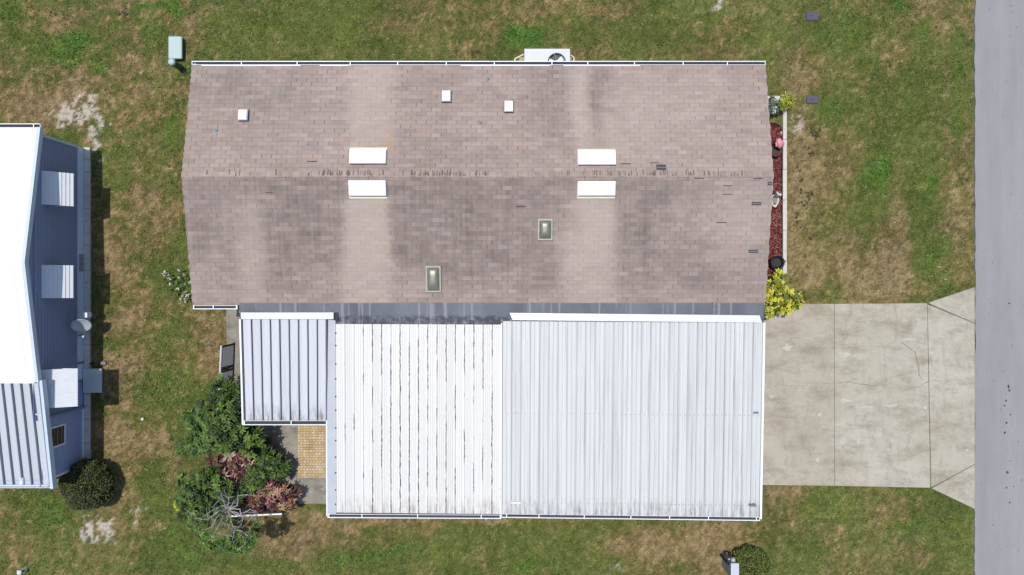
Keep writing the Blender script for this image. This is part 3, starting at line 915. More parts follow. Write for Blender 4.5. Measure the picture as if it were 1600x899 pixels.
M['ventbase'] = plain('weathered grey flange', (0.12, 0.115, 0.115), 0.7, 0.15)
M['ventwhite'] = plain('white vent hood', (0.80, 0.81, 0.80), 0.4, 0.07, 9)
for (u, v, w, d, dn) in [(574, 244, 57, 23.5, 1), (573.5, 294, 58, 23.5, -1), (933, 246, 58.5, 23, 1), (932.5, 294.5, 58.5, 22, -1)]:
    c_ = roof_pt(u, v, .14); k = (H - c_.z) / F
    cx, cy, w, d = c_.x, c_.y, w * k, d * k
    m = MB(); slab(m, cx, cy + dn * .035, w + .015, d + .055, -.01, .016)
    fl = m.build('ridge_vent', M['cream'], house)
    m = MB(); slab(m, cx, cy - dn * .02, w - .06, d - .06, .0, .11); m.build('throat', M['dark'], fl)
    m = MB()
    slab(m, cx, cy, w, d, .115, .14, .006)
    s_ = -dn
    for (xa, xb) in ((cx - w / 2 + .002, cx - w / 2 + .022), (cx + w / 2 - .022, cx + w / 2 - .002)):
        slab(m, (xa + xb) / 2, cy, .02, d - .01, .0, .116)
    slab(m, cx, cy + s_ * (d / 2 - .012), w - .05, .02, .0, .116)
    m.build('hood', M['ventwhite'], fl, bevel=.006)
for (u, v, w, d) in [(697, 149.5, 14.5, 18.5), (795, 165.5, 14.5, 18.5), (378.5, 179, 15, 18)]:
    c_ = roof_pt(u, v, .14); k = (H - c_.z) / F; w, d = w * k, d * k
    m = MB(); slab(m, c_.x, c_.y, w + .03, d + .03, -.01, .012); b_ = m.build('roof_vent', M['ventbase'], house)
    m = MB(); slab(m, c_.x, c_.y, w - .05, d - .05, .0, .09); m.build('throat', M['dark'], b_)
    m = MB(); slab(m, c_.x, c_.y, w, d, .07, .14, .02); m.build('cap', M['ventwhite'], b_, bevel=.008)
for (u, v) in [(337.5, 203.5), (761.5, 123.5), (749.7, 192)]:
    c_ = roof_pt(u, v)
    m = MB(); m.lathe(c_, [(.075, -.01), (.075, .008), (.032, .02), (.030, .15), (.024, .15), (.024, .05)], 12, False)
    m.build('vent_pipe', M['galv'], house, smooth=True)
    m = MB(); m.lathe(c_, [(.0235, .03), (.0235, .10)], 10); m.build('pipe_bore', M['black'], house)
for (u, v, w, d) in [(852, 359, 24, 34), (677, 436.5, 24.5, 42)]:
    c_ = roof_pt(u, v, .1); k = (H - c_.z) / F; w, d = w * k, d * k
    root = None
    m = MB(); slab(m, c_.x, c_.y, w, d, -.01, .09, .01); sk = m.build('skylight', M['skyframe'], house, bevel=.006)
    m = MB(); nu, nv = 16, 22; vv_ = []
    for j in range(nv + 1):
        for i in range(nu + 1):
            a, b = i / nu * 2 - 1, j / nv * 2 - 1
            hz = .13 * (1 - abs(a) ** 3.0) ** .7 * (1 - abs(b) ** 3.6) ** .7
            y = c_.y + b * (d / 2 - .055)
            vv_.append((c_.x + a * (w / 2 - .05), y, roof_z(y) + .091 + hz))
    m.add(vv_, [(j * (nu + 1) + i, j * (nu + 1) + i + 1, (j + 1) * (nu + 1) + i + 1, (j + 1) * (nu + 1) + i) for j in range(nv) for i in range(nu)])
    m.build('dome', M['dome'], sk, smooth=True)

# low grey roll roofing between the shingles and the metal roofs
m = MB()
za = ZS + .004
T = 90; vv_ = []
for i in range(T + 1):
    x = -7.93 + (7.33 + 7.93) * i / T
    for (y, z) in ((YS + .06, rz(x, YS + .02) + .012), (YS, rz(x, YS) + .010), (-.78 + random.uniform(-.012, .012), 2.318), (-1.22, 2.27), (-1.22, 2.2)):
        vv_.append((x, y, z))
m.add(vv_, [(i * 5 + j, i * 5 + j + 1, (i + 1) * 5 + j + 1, (i + 1) * 5 + j) for i in range(T) for j in range(4)])
m.build('lower_roof', M['membrane'], house)

gn = gutter((XL - .01, YN + .012, 2.385), (XR + .01, YN + .012, 2.385), +1, house, [(u - 300) / 897 for u in (378, 465, 548, 622, 698, 773, 863, 919, 992, 1068, 1137)])
m = MB()
for (a, b) in ((315, 470), (500, 545), (720, 860), (880, 1000)):
    p, q = P(a, 0, 2.4).x, P(b, 0, 2.4).x
    m = MB(); m.box(p, q, YN - .03, YN + .013, 2.41, 2.418); m.build('drip_edge', M['flash'], house)
gutter((XL, YS - .012, 2.325), (-7.99, YS - .012, 2.325), -1, house, [.02, .46, .98])
m = MB(); m.tube([(XL + .06, YN + .07, 2.33), (XL + .06, YN - .2, 2.15), (XL + .06, YN - .24, .1)], .035, 8); m.build('downspout', M['white'], house)

# ------------------------------------------------------------------ attached metal roofs
ZC = 2.15
car = thing('carport', 'weathered white metal carport roof with many seams beside the driveway', 'carport', (3.5, -4, 0))
TL, TR, BL, BR = P(784.5, 502, 2.36), P(1192, 504.5, 2.36), P(783.5, 803, ZC), P(1186.5, 808, ZC)
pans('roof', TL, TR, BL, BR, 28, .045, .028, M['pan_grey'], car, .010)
m = MB()
a, b = P(796, 489, 2.40), P(1187, 493, 2.40); c_, d_ = P(801, 500.5, 2.415), P(1191, 504.5, 2.415)
m.hexa([p - Vector((0, 0, .05)) for p in (c_, d_, b, a)] + [c_, d_, b, a]); m.build('flashing', M['flash'], car, bevel=.006)
for k in range(28):
    m = MB(); p = TL.lerp(TR, (k + .0) / 28)
    m.box(p.x - .02, p.x + .02, p.y - .012, p.y + .05, p.z - .0, p.z + .052); m.build('seam_end', M['grey'], car)
gutter(P(783.5, 803.5, ZC) + Vector((0, 0, -.02)), P(1188, 808.5, ZC) + Vector((0, 0, -.02)), -1, car, [.02, .145, .32, .50, .65, .80, .985])
m = MB(); m.beam(TR + Vector((.0, 0, 0)), BR + Vector((.0, -.06, 0)), .0, .07, -.1, .012); m.build('fascia', M['white'], car)
for u, v in ((1180, 645), (1176.5, 790)):
    m = MB(); p = P(u, v, 2.27); m.box(p.x - .09, p.x + .09, p.y - .03, p.y + .03, 2.1, p.z + .03); m.build('bracket', M['grey'], car)
M['screwhead'] = plain('screw heads', (0.30, 0.31, 0.32), 0.5, 0.2)
m = MB()
for t in (.475, .94):
    for k in range(57):
        s = (k + .25 + random.uniform(-.1, .1)) / 57
        p = TL.lerp(TR, s).lerp(BL.lerp(BR, s), t)
        m.box(p.x - .012, p.x + .012, p.y - .012, p.y + .012, p.z, p.z + .014)
m.build('screw_line', M['screwhead'], car)['kind'] = 'stuff'
m = MB(); p = P(806, 785, 2.17); m.box(p.x - .14, p.x + .14, p.y - .03, p.y + .03, p.z - .02, p.z + .05); m.build('patch', M['flash'], car)
for u, v in ((800, 795), (925, 795), (1050, 795), (1180, 795), (1180, 660)):
    m = MB(); p = P(u, v, 2.1); m.box(p.x - .045, p.x + .045, p.y - .0, p.y + .09, -.02, 2.07); m.build('post', M['white'], car)
# floor of the carport is the driveway running in under the roof
m = MB(); m.prism([(.2, -.6), (7.6, -.6), (7.6, -6.3), (.2, -6.3)], -.05, .020); tag(m.build('carport_floor', M['patio']), 'shaded concrete slab beneath the carport roof', 'floor', kind='structure')

por = thing('screen_room', 'screen room under white metal roof with dark peeling paint streaks', 'porch', (-2.6, -4, 0))
TL, TR, BL, BR = P(524, 506.5, 2.315), P(783.5, 507.5, 2.315), P(525, 801, 2.13), P(782.5, 803.5, 2.13)
pans('roof', TL, TR, BL, BR, 18, .030, .024, M['pan_peel'], por, .008)
m = MB()
a, b = P(510.5, 500, 2.30), P(524, 500, 2.30); c_, d_ = P(511.5, 804, 2.12), P(525.5, 804, 2.12)
m.hexa([p - Vector((0, 0, .06)) for p in (c_, d_, b, a)] + [c_, d_, b, a]); m.build('side_flashing', M['strip'], por)
m = MB()
for k in range(12):
    t = (k + .5) / 12 + random.uniform(-.01, .01); p = P(524.5, 506 + 296 * t, 2.33 - .19 * t)
    m.lathe((p.x, p.y, p.z - .01), [(.022, 0), (.022, .03)], 8)
m.build('screw_line', M['dark'], por)['kind'] = 'stuff'
m = MB(); m.beam(P(783.5, 505, 2.34), P(782.8, 803, 2.14), -.012, .018, -.05, .05); m.build('edge_trim', M['white'], por)
gutter(P(511.5, 803.5, 2.11), P(783, 805, 2.11), -1, por, [.01, .20, .52, .886, .995])
m = MB(); m.beam(P(510.5, 500, 2.30) + Vector((0, 0, 0)), P(511.5, 806, 2.11), .0, -.03, -.10, .004); m.build('fascia', M['white'], por)
m = MB(); x0, x1 = P(522, 0, 2.2).x, P(775, 0, 2.2).x
m.box(x0, x0 + .08, -6.25, -1.3, -.02, 1.98); m.box(x1 - .08, x1, -6.25, -1.3, -.02, 1.98); m.box(x0 + .08, x1 - .08, -6.25, -6.17, -.02, 1.98)
m.build('wall', M['white'], por)
for x in np.linspace(x0 + .4, x1 - 1.4, 4):
    m = MB(); m.box(x, x + 1.0, -6.262, -6.245, .8, 1.8); m.build('screen', M['dark'], por)

pat = thing('patio_cover', 'small ribbed white metal patio roof beside the leafy garden bed', 'patio cover', (-7, -2.4, 0))
TL, TR, BL, BR = P(378, 499, 2.40), P(510, 499, 2.40), P(382.5, 657, 2.22), P(510, 657, 2.22)
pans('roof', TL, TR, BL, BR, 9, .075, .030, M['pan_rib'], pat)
m = MB(); a, b, c_, d_ = P(376, 488.5, 2.44), P(521, 488.5, 2.44), P(376.5, 499, 2.49), P(521, 499, 2.49)
m.hexa([p - Vector((0, 0, .06)) for p in (c_, d_, b, a)] + [c_, d_, b, a]); m.build('flashing', M['flash'], pat, bevel=.006)
m = MB(); p = P(523.5, 494, 2.42); m.box(p.x - .02, p.x + .07, p.y - .14, p.y + .1, 2.28, 2.36); m.build('flashing_end', M['dark'], pat)
gutter(P(380.5, 657.5, 2.20), P(510.5, 657.5, 2.20), -1, pat, [.015, .575], w=.13)
m = MB(); m.beam(P(376.5, 499, 2.40), P(381, 664, 2.22), .0, -.05, -.09, .02); m.build('fascia', M['white'], pat)
for u in (386, 440, 500):
    m = MB(); p = P(u, 650, 2.15); m.box(p.x, p.x + .08, p.y, p.y + .08, -.02, 2.13); m.build('post', M['white'], pat)
m = MB(); p = P(373, 487, 2.2); m.box(p.x - .03, p.x + .05, p.y - .05, p.y + .07, .0, 2.1); m.build('downspout', M['grey'], pat)

# ------------------------------------------------------------------ neighbour house
WX = -13.92
nb = thing('neighbor_house', 'slate blue house with white roof and metal window awnings', 'house', (-17, -.5, 0))
XE = -13.80
NY, RYY, SY = 4.64, .71, -2.74
m = MB()
for (ya, za, yb, zb) in ((NY, 2.36, RYY, 3.0), (RYY, 3.0, SY, 2.44)):
    m.hexa([(-23, yb, zb - .1), (XE, yb, zb - .1), (XE, ya, za - .1), (-23, ya, za - .1), (-23, yb, zb), (XE, yb, zb), (XE, ya, za), (-23, ya, za)])
rf = m.build('roof', M['roofwhite'], nb)
m = MB()
for (ya, za, yb, zb) in ((NY + .02, 2.36, RYY, 3.0), (RYY, 3.0, SY - .0, 2.44)):
    m.hexa([(XE, yb, zb - .14), (XE + .10, yb, zb - .14), (XE + .10, ya, za - .14), (XE, ya, za - .14), (XE, yb, zb + .012), (XE + .10, yb, zb + .012), (XE + .10, ya, za + .012), (XE, ya, za + .012)])
m.build('edge_trim', M['fascia'], rf)
M['seamgrey'] = plain('grey roof seam', (0.55, 0.57, 0.60), .6, .1)
for (x_, ya_, za_, yb_, zb_) in ((XE - .24, NY - .25, 2.36 + .04 , RYY + .05, 2.992), (XE - .24, RYY - .05, 2.992, SY + .3, 2.489)):
    m = MB(); m.hexa([(x_, yb_, zb_ - .01), (x_ + .018, yb_, zb_ - .01), (x_ + .018, ya_, za_ - .01), (x_, ya_, za_ - .01), (x_, yb_, zb_ + .006), (x_ + .018, yb_, zb_ + .006), (x_ + .018, ya_, za_ + .006), (x_, ya_, za_ + .006)]); m.build('seam', M['seamgrey'], rf)
m = MB(); m.box(-23, XE - .24, SY + .26, SY + .28, 2.47, 2.495); m.build('seam', M['seamgrey'], rf)
m = MB(); m.box(-23, XE - .02, SY - .03, SY + .10, 2.39, 2.458); m.build('edge_lip', M['white'], rf)
gutter((-23, NY + .01, 2.34), (XE + .08, NY + .01, 2.34), +1, nb, [.98], w=.12)
m = MB(); m.box(-23, WX, -2.74, 4.5, .3, 2.28)
m.add([(WX, 4.5, 2.28), (WX, -2.74, 2.28), (WX, -2.74, 2.42), (WX, RYY, 2.96), (WX, 4.5, 2.34)], [(0, 4, 3, 2, 1)])
lap_wall(m, (WX + .003, 4.5, 0), (WX + .003, -3.9, 0), .36, 2.36, (1, 0))
m.build('wall', M['blue_wall'], nb)
m = MB(); m.box(-23, WX - .002, -5.75, -2.75, .0, 1.95); lap_wall(m, (WX + .002, -3.9, 0), (WX + .002, -5.72, 0), .12, 2.0, (1, 0))
m.build('porch_wall', M['lav_wall'], nb)
m = MB(); m.box(WX - .03, WX + .035, -5.79, -5.72, .02, 1.93); m.box(WX - .02, WX + .03, -5.71, -3.92, .03, .11); m.build('corner_trim', M['white'], nb)
m = MB(); m.box(WX - .05, WX + .022, -3.0, 4.52, .0, .35); sk = m.build('skirting', M['skirt'], nb)
m = MB()
for k in range(14): m.box(WX + .022, WX + .034, .53 + k * .04, .55 + k * .04, .08, .30)
m.build('vent', M['grey'], sk)
m = MB(); m.box(WX - .0, WX + .04, 4.46, 4.54, .35, 2.33); m.build('corner_board', M['fascia'], nb)
# ribbed porch roof
TL, TR, BL, BR = P(-142, 597, 2.36), P(62.5, 597, 2.36), P(-122, 757, 1.93), P(80, 757, 1.93)
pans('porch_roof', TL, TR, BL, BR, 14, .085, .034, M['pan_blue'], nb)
m = MB(); m.beam(TR + Vector((0, .05, 0)), BR + Vector((0, -.12, 0)), .0, .09, -.13, .05); m.build('porch_trim', M['fascia'], nb)
gutter(P(-122, 757.5, 1.92), P(83, 757.5, 1.92), -1, nb, [.885, .95, .99], w=.10, mat=M['fascia'], debris=False)
m = MB(); p = P(36, 752, 1.95); m.box(p.x - .04, p.x + .04, p.y - .08, p.y + .12, 1.93, 2.03); m.build('roof_clip', M['white'], nb)


def awning(u0, u1, v0, v1, zi, zo, nslat, along=True):
    """sloping slatted awning on the east wall; slats run along the wall or down the slope"""
    xo = (u1 - 800) * (H - zo) / F; xi = WX + .02
    y1 = (449.5 - v0) * (H - (zi + zo) / 2) / F; y0 = (449.5 - v1) * (H - (zi + zo) / 2) / F
    m = MB()
    aw = None
    if along:
        for k in range(nslat):
            ta, tb = k / nslat, (k + 1.04) / nslat
            xa, xb = xi + (xo - xi) * ta, xi + (xo - xi) * min(tb, 1.02)
            z_a = zi + (zo - zi) * ta - .012; z_b = zi + (zo - zi) * min(tb, 1.02) + .014
            m.hexa([(xa, y0, z_a - .022), (xb, y0, z_b - .032), (xb, y1, z_b - .032), (xa, y1, z_a - .022), (xa, y0, z_a), (xb, y0, z_b), (xb, y1, z_b), (xa, y1, z_a)])
    else:
        for k in range(nslat):
            ya = y0 + (y1 - y0) * k / nslat; yb = y0 + (y1 - y0) * (k + .72) / nslat; yc = y0 + (y1 - y0) * (k + 1) / nslat
            for (p, q, dz) in ((ya, yb, .0), (yb, yc, .022)):
                m.hexa([(xi, p, zi - .02 + dz), (xo, p, zo - .02 + dz), (xo, q, zo - .02 + dz), (xi, q, zi - .02 + dz), (xi, p, zi + dz), (xo, p, zo + dz), (xo, q, zo + dz), (xi, q, zi + dz)])
    aw = m.build('awning', M['awning'], nb)
    for y in (y0 + .02, y1 - .02):
        m = MB()
        m.beam((xi, y, zi - .03), (xo, y, zo - .03), -.012, .012, -.035, -.002)
        m.beam((xi, y, zo - .12), (xo - .03, y, zo - .04), -.008, .008, -.02, .0)
        m.build('awning_arm', M['white'], aw)
    return y0, y1


ya = awning(63, 115, 269, 321, 2.05, 1.49, 8)
yb = awning(62, 114.5, 414.5, 466, 2.05, 1.49, 8)
awning(66, 121.5, 577, 637, 2.10, 1.69, 16, False)
for (y0, y1) in (ya, yb):
    m = MB(); xx = WX + .03
    for (a, b, z0, z1) in ((y0 + .08, y0 + .13, .9, 1.95), (y1 - .13, y1 - .08, .9, 1.95), (y0 + .13, y1 - .13, .9, .95), (y0 + .13, y1 - .13, 1.9, 1.95)):
        m.box(WX, xx, a, b, z0, z1)
    wd = m.build('window', M['white'], nb)
    m = MB(); m.box(WX + .016, WX + .02, y0 + .131, y1 - .131, .951, 1.899); m.build('pane', M['glass'], wd)
m = MB()
wy0, wy1, wz0, wz1 = -4.87, -4.22, .97, 1.66
for (a, b, z0, z1) in ((wy0, wy0 + .05, wz0, wz1), (wy1 - .05, wy1, wz0, wz1), (wy0 + .05, wy1 - .05, wz0, wz0 + .05), (wy0 + .05, wy1 - .05, wz1 - .05, wz1)):
    m.box(WX, WX + .04, a, b, z0, z1)
wd = m.build('window', M['white'], nb, 'small sliding window with white frame')
m = MB(); m.box(WX + .018, WX + .022, wy0 + .051, wy1 - .051, wz0 + .051, wz1 - .051); m.build('pane', M['glass'], wd)
for z in (1.13, 1.33):
    m = MB(); m.box(WX + .0222, WX + .036, wy0 + .051, wy1 - .051, z, z + .035); m.build('mullion', M['grey'], wd)
m = MB(); m.tube([(WX + .06, -3.78, 2.15), (WX + .06, -3.88, 1.95), (WX + .06, -3.88, .06)], .035, 8); m.build('downspout', M['blue_wall'], nb)
m = MB(); m.tube([(XE - .1, -3.70, 2.27), (XE + .05, -3.72, 2.25), (WX + .08, -3.78, 2.10)], .03, 8); m.build('gutter_elbow', M['fascia'], nb)
for (ya_, w_, z_) in ((-2.45, .05, .38), (-3.02, .05, .36), (-1.55, .04, .35)):
    m = MB(); m.box(WX + .022, WX + .05, ya_, ya_ + w_, .0, z_); m.build('conduit', M['grey'], nb)

# white edging along the neighbour's wall
m = MB(); y = 4.55
while y > -5.55:
    l = .40
    m.box(WX + .03, WX + .22 + random.uniform(-.008, .008), y - l + .008, y, -.03, .06 + random.uniform(-.006, .006))
    y -= l
tag(m.build('garden_edging', M['edging'], bevel=.008), 'row of white concrete blocks along the blue wall', 'edging')
m = MB(); y = P(0, 172).y; x0 = P(1222.3, 0).x
while y > P(0, 428).y:
    l = min(.98, y - P(0, 428).y)
    m.box(x0 + random.uniform(-.006, .006), x0 + .125 + random.uniform(-.006, .006), y - l + .008, y, -.03, .07 + random.uniform(-.006, .006))
    y -= .98
tag(m.build('garden_edging', M['edging'], bevel=.008), 'long white concrete edging strip beside the red mulch bed', 'edging')

# satellite dish on a mast against the neighbour's wall
d0 = thing('satellite_dish', 'grey oval satellite dish on a mast by the blue wall', 'satellite dish', (-13.62, -1.2, 0))
m = MB(); m.tube([(-13.62, -1.2, 0), (-13.62, -1.2, .72), (-13.58, -1.17, .80)], .025, 8); m.build('mast', M['grey'], d0)
m = MB(); vv_ = []; R1, nr, na = .29, 6, 28
axis_ = Vector((.30, -.62, .72)).normalized(); e1 = Vector((1, .25, 0)); e1 = (e1 - axis_ * e1.dot(axis_)).normalized(); e2 = axis_.cross(e1)
cD = P(127, 508.5, .9)
cD = Vector((cD.x, cD.y, .9))
for side in (0, 1):
    for j in range(nr + 1):
        for k in range(na):
            a = 2 * math.pi * k / na; r = R1 * j / nr
            vv_.append(cD + e1 * (r * math.cos(a) * 1.0) + e2 * (r * math.sin(a) * .92) + axis_ * ((.06 if side == 0 else .045) * (j / nr) ** 2 - .03))
fs = []
for side in (0, 1):
    o0 = side * (nr + 1) * na
    for j in range(nr):
        for k in range(na):
            q = (o0 + j * na + k, o0 + j * na + (k + 1) % na, o0 + (j + 1) * na + (k + 1) % na, o0 + (j + 1) * na + k)
            fs.append(q if side == 0 else q[::-1])
for k in range(na): fs.append((nr * na + k, nr * na + (k + 1) % na, (nr + 1) * na + nr * na + (k + 1) % na, (nr + 1) * na + nr * na + k))
m.add(vv_, fs); m.build('reflector', plain('grey dish enamel', (0.40, 0.41, 0.44), 0.4, 0.05), d0, smooth=True)
m = MB(); m.tube([cD - e2 * .2, cD - e2 * .22 + axis_ * .30], .012, 6); m.build('feed_arm', M['grey'], d0)
m = MB(); q = cD - e2 * .20 + axis_ * .32; m.box(q.x - .03, q.x + .03, q.y - .03, q.y + .03, q.z - .05, q.z + .03); m.build('feed_horn', M['galv'], d0)
# utility box on the wall
d1 = thing('meter_box', 'small white box on the blue wall above the satellite dish', 'meter box', (-13.80, -.92, 0))
m = MB(); p = P(133.5, 492.5, .75); m.box(p.x - .07, p.x + .07, p.y - .08, p.y + .08, .55, .78); m.build('case', M['white'], d1, bevel=.012)
m = MB(); m.tube([(p.x - .03, p.y, .56), (p.x - .03, p.y, 0)], .02, 8); m.build('conduit', M['grey'], d1)
# doorstep under the door canopy
d2 = thing('doorstep', 'pale grey slab doorstep in the shade of the ribbed door canopy', 'doorstep', (-13.4, -3.0, 0))
zt = .13; k_ = (H - zt) / F
x0, x1, y1, y0 = WX + .04, (158.5 - 800) * k_, (449.5 - 576.5) * k_, (449.5 - 614) * k_
m = MB(); m.box(x0 + .02, x1 - .03, y0 + .03, y1 - .03, -.03, zt - .05); m.build('base', M['grey'], d2)
m = MB(); m.box(x0, x1, y0, y1, zt - .05, zt); m.build('slab', plain('pale sage painted concrete', (.52, .56, .55), .8, .1, 3), d2, bevel=.012)
for t in (.15, .5, .85):
    m = MB(); yv = y0 + (y1 - y0) * t; m.box(x1 - .01, x1 + .012, yv - .03, yv + .03, .02, .07); m.build('anchor', M['grey'], d2)
hb = thing('hose_bib', 'dark water valves on the ground just above the doorstep', 'valve', (-13.3, -2.4, 0))
m = MB(); m.tube([(-13.62, -2.46, -.02), (-13.62, -2.46, .16), (-13.52, -2.46, .18)], .03, 8); m.build('spigot', M['black'], hb, smooth=True)
m = MB(); m.box(-13.35, -13.18, -2.5, -2.4, -.02, .07); m.build('valve_cover', M['grey'], hb, bevel=.01)

# ------------------------------------------------------------------ air conditioner behind the house
ac = thing('air_conditioner', 'white packaged air conditioner with round fan behind the house', 'air conditioner', (1.1, 6.9, 0))
zt = .86
x0, x1 = (819.5 - 800) * (H - zt) / F, (890.5 - 800) * (H - zt) / F; yN, yS = (449.5 - 76.5) * (H - zt) / F, 6.45
fc = ((870 - 800) * (H - zt) / F, (449.5 - 97) * (H - zt) / F); fr = .285
m = MB(); m.box(x0 + .01, x1 - .01, yS + .01, yN - .01, .10, zt - .20); cb = m.build('cabinet', M['acwhite'], ac, bevel=.01)
m = MB(); n = 40
ring = [(fc[0] + fr * math.cos(2 * math.pi * k / n), fc[1] + fr * math.sin(2 * math.pi * k / n)) for k in range(n)]
def on_rect(a):
    c1, s1 = math.cos(a), math.sin(a); t = 1e9
    for (d, lim) in ((c1, (x1 - fc[0]) if c1 > 0 else (x0 - fc[0])), (s1, (yN - fc[1]) if s1 > 0 else (yS - fc[1]))):
        if abs(d) > 1e-9: t = min(t, lim / d)
    return (fc[0] + c1 * t, fc[1] + s1 * t)
angs = sorted([2 * math.pi * k / n for k in range(n)] + [math.atan2(b - fc[1], a - fc[0]) % (2 * math.pi) for a in (x0, x1) for b in (yS, yN)])
inn = [(fc[0] + fr * math.cos(a), fc[1] + fr * math.sin(a)) for a in angs]; out = [on_rect(a) for a in angs]; k = len(angs)
vv_ = [(*p, zt) for p in inn] + [(*p, zt) for p in out] + [(*p, zt - .16) for p in inn] + [(*p, zt - .21) for p in out]
fs = []
for i in range(k):
    j = (i + 1) % k; fs += [(i, k + i, k + j, j), (2 * k + i, i, j, 2 * k + j), (k + i, 3 * k + i, 3 * k + j, k + j)]
m.add(vv_, fs); m.build('top_panel', M['acwhite'], ac)
m = MB(); m.lathe((fc[0], fc[1], zt - .16), [(fr * .99, 0), (fr * .99, .008)], 32); m.build('fan_well', M['black'], ac)
m = MB()
for k in range(3):
    a = .75 + k * 2 * math.pi / 3; c1, s1 = math.cos(a), math.sin(a); c2, s2 = -s1, c1
    q = lambda r, t, z: (fc[0] + c1 * r + c2 * t, fc[1] + s1 * r + s2 * t, zt + z)
    m.hexa([q(.06, -.05, -.125), q(.25, -.08, -.13), q(.25, .06, -.09), q(.06, .05, -.10), q(.06, -.05, -.12), q(.25, -.08, -.125), q(.25, .06, -.085), q(.06, .05, -.095)])
m.build('fan_blade', M['white'], ac)
m = MB(); m.lathe((fc[0], fc[1], zt - .13), [(.075, 0), (.075, .07), (.06, .08)], 20); m.build('fan_motor', M['white'], ac)
m = MB()
for a in (1.85, 4.2, 6.0):
    m.beam((fc[0] + .07 * math.cos(a), fc[1] + .07 * math.sin(a), zt - .01), (fc[0] + fr * math.cos(a), fc[1] + fr * math.sin(a), zt - .01), -.009, .009, -.012, .003)
for r in (.13, .21, .275):
    pts = [(fc[0] + r * math.cos(2 * math.pi * t / 36), fc[1] + r * math.sin(2 * math.pi * t / 36), zt + .004) for t in range(37)]
    m.tube(pts, .0018, 5)
m.build('fan_guard', M['grey'], ac)
m = MB(); m.box(x0 - .16, x1 + .12, 6.35, yN + .01, -.03, .05); m.build('pad', plain('weathered tan concrete', A(190, 172, 146), .9, .2, 8), ac)
m = MB()
xa, xb = x0 - .30, x1 + .16
for (p, q) in (((x0 - .02, yN - .06, .5), (xa, yN - .17, .42)), ((xa, yN - .17, .42), (xa, 6.4, .42)), ((x1 + .02, yN - .06, .5), (xb, yN - .14, .45)), ((xb, yN - .14, .45), (xb, 6.4, .45))):
    m.beam(p, q, -.018, .018, -.03, .03)
m.build('support_frame', M['cream'], ac)
m = MB(); m.tube([(x0 + .02, yN - .3, .45), (x0 - .2, yN - .42, .4), (x0 - .5, 6.7, .2)], .03, 8); m.build('hose', M['black'], ac)

# ------------------------------------------------------------------ yard furniture
pb = thing('utility_pedestal', 'pale green rounded ground transformer box beside a green post', 'utility box', (*P(273, 78).xy, 0))
zt = .20; k_ = (H - zt) / F
x0, x1, y1, y0 = (262.5 - 800) * k_, (284 - 800) * k_, (449.5 - 56.5) * k_, (449.5 - 92) * k_
m = MB(); m.box(x0 + .02, x1 - .02, y0 + .02, y1 - .02, -.03, zt - .08); m.build('base', M['green_post'], pb, bevel=.03)
m = MB(); m.box(x0, x1, y0, y1, zt - .08, zt); m.build('lid', M['green_box'], pb, bevel=.035)
gp = thing('cable_post', 'dark green cable post with pale cap leaning from the camera', 'cable post', (*P(282, 106).xy, 0))
gp['label'] = 'dark green round cable post with pale green cap'
b0 = P(282, 106); m = MB(); m.lathe((b0.x, b0.y, 0), [(.10, -.03), (.10, .5), (.105, .52), (.105, .56)], 20); m.build('tube', M['green_post'], gp, smooth=False)
m = MB(); m.lathe((b0.x, b0.y, .56), [(.112, -.04), (.112, .03), (.09, .06), (.04, .075)], 20); m.build('cap', M['green_box'], gp, smooth=True)

for (u, v, w, h_, lab) in [(1269, 25.5, 19, 14, 'faded purple valve box lid in greener grass nearer the top edge'), (1269.5, 156, 18.5, 12, 'faded purple valve box lid beside the small yellow plant')]:
    p = P(u, v); w *= kx; h_ *= kx
    t = thing('valve_box', lab, 'valve box', (p.x, p.y, 0), 'purple valve box lids in the lawn')
    m = MB(); m.box(p.x - w / 2, p.x + w / 2, p.y - h_ / 2, p.y + h_ / 2, -.05, .022); m.build('rim', M['purple'], t, bevel=.012)
    m = MB(); m.box(p.x - w / 2 + .035, p.x + w / 2 - .035, p.y - h_ / 2 + .035, p.y + h_ / 2 - .035, .022, .028); m.build('lid', M['purple'], t)
    m = MB(); m.box(p.x - .03, p.x + .03, p.y - .012, p.y + .012, .0282, .032); m.build('pull_slot', M['dark'], t)

mp = thing('meter_pedestal', 'grey meter pedestal with white top beside the round bush', 'meter pedestal', (*P(1133, 868).xy, 0))
zt = .98; k_ = (H - zt) / F
x0, x1, y1, y0 = (1142.5 - 800) * k_, (1154.5 - 800) * k_, (449.5 - 881) * k_, (449.5 - 906) * k_
m = MB(); m.box(x0 + .01, x1 - .01, y0 + .01, y1 - .01, -.03, zt - .03); m.build('cabinet', M['grey'], mp, bevel=.01)
m = MB(); m.box(x0 - .008, x1 + .008, y0, y1 + .008, zt - .03, zt); m.build('top', plain('pale grey lid', A(214, 218, 228), .45, .04), mp, bevel=.008)
m = MB(); pts = [((x0 + x1) / 2, y1 - .01 + t, .80) for t in (0, .05, .10, .13)]
m.tube(pts, [.075, .075, .068, .035], 20); m.build('meter_glass', plain('clear meter dome', (.55, .58, .6), .06, .03, 6, .5), mp, smooth=True)
m = MB(); m.tube([((x0 + x1) / 2 - .02, y1 - .01, .22), ((x0 + x1) / 2 - .02, y1 + .05, .20)], .075, 20); m.build('knockout', M['black'], mp)
m = MB(); m.box(x0 + .03, x0 + .07, y1 - .011, y1 + .012, .58, .63); m.box(x1 - .07, x1 - .04, y1 - .011, y1 + .012, .66, .70); m.build('seal', M['white'], mp)
m = MB(); m.tube([(x0 - .03, y1 - .1, .0), (x0 - .03, y1 - .1, .75)], .04, 10); m.build('conduit', M['black'], mp, smooth=True)

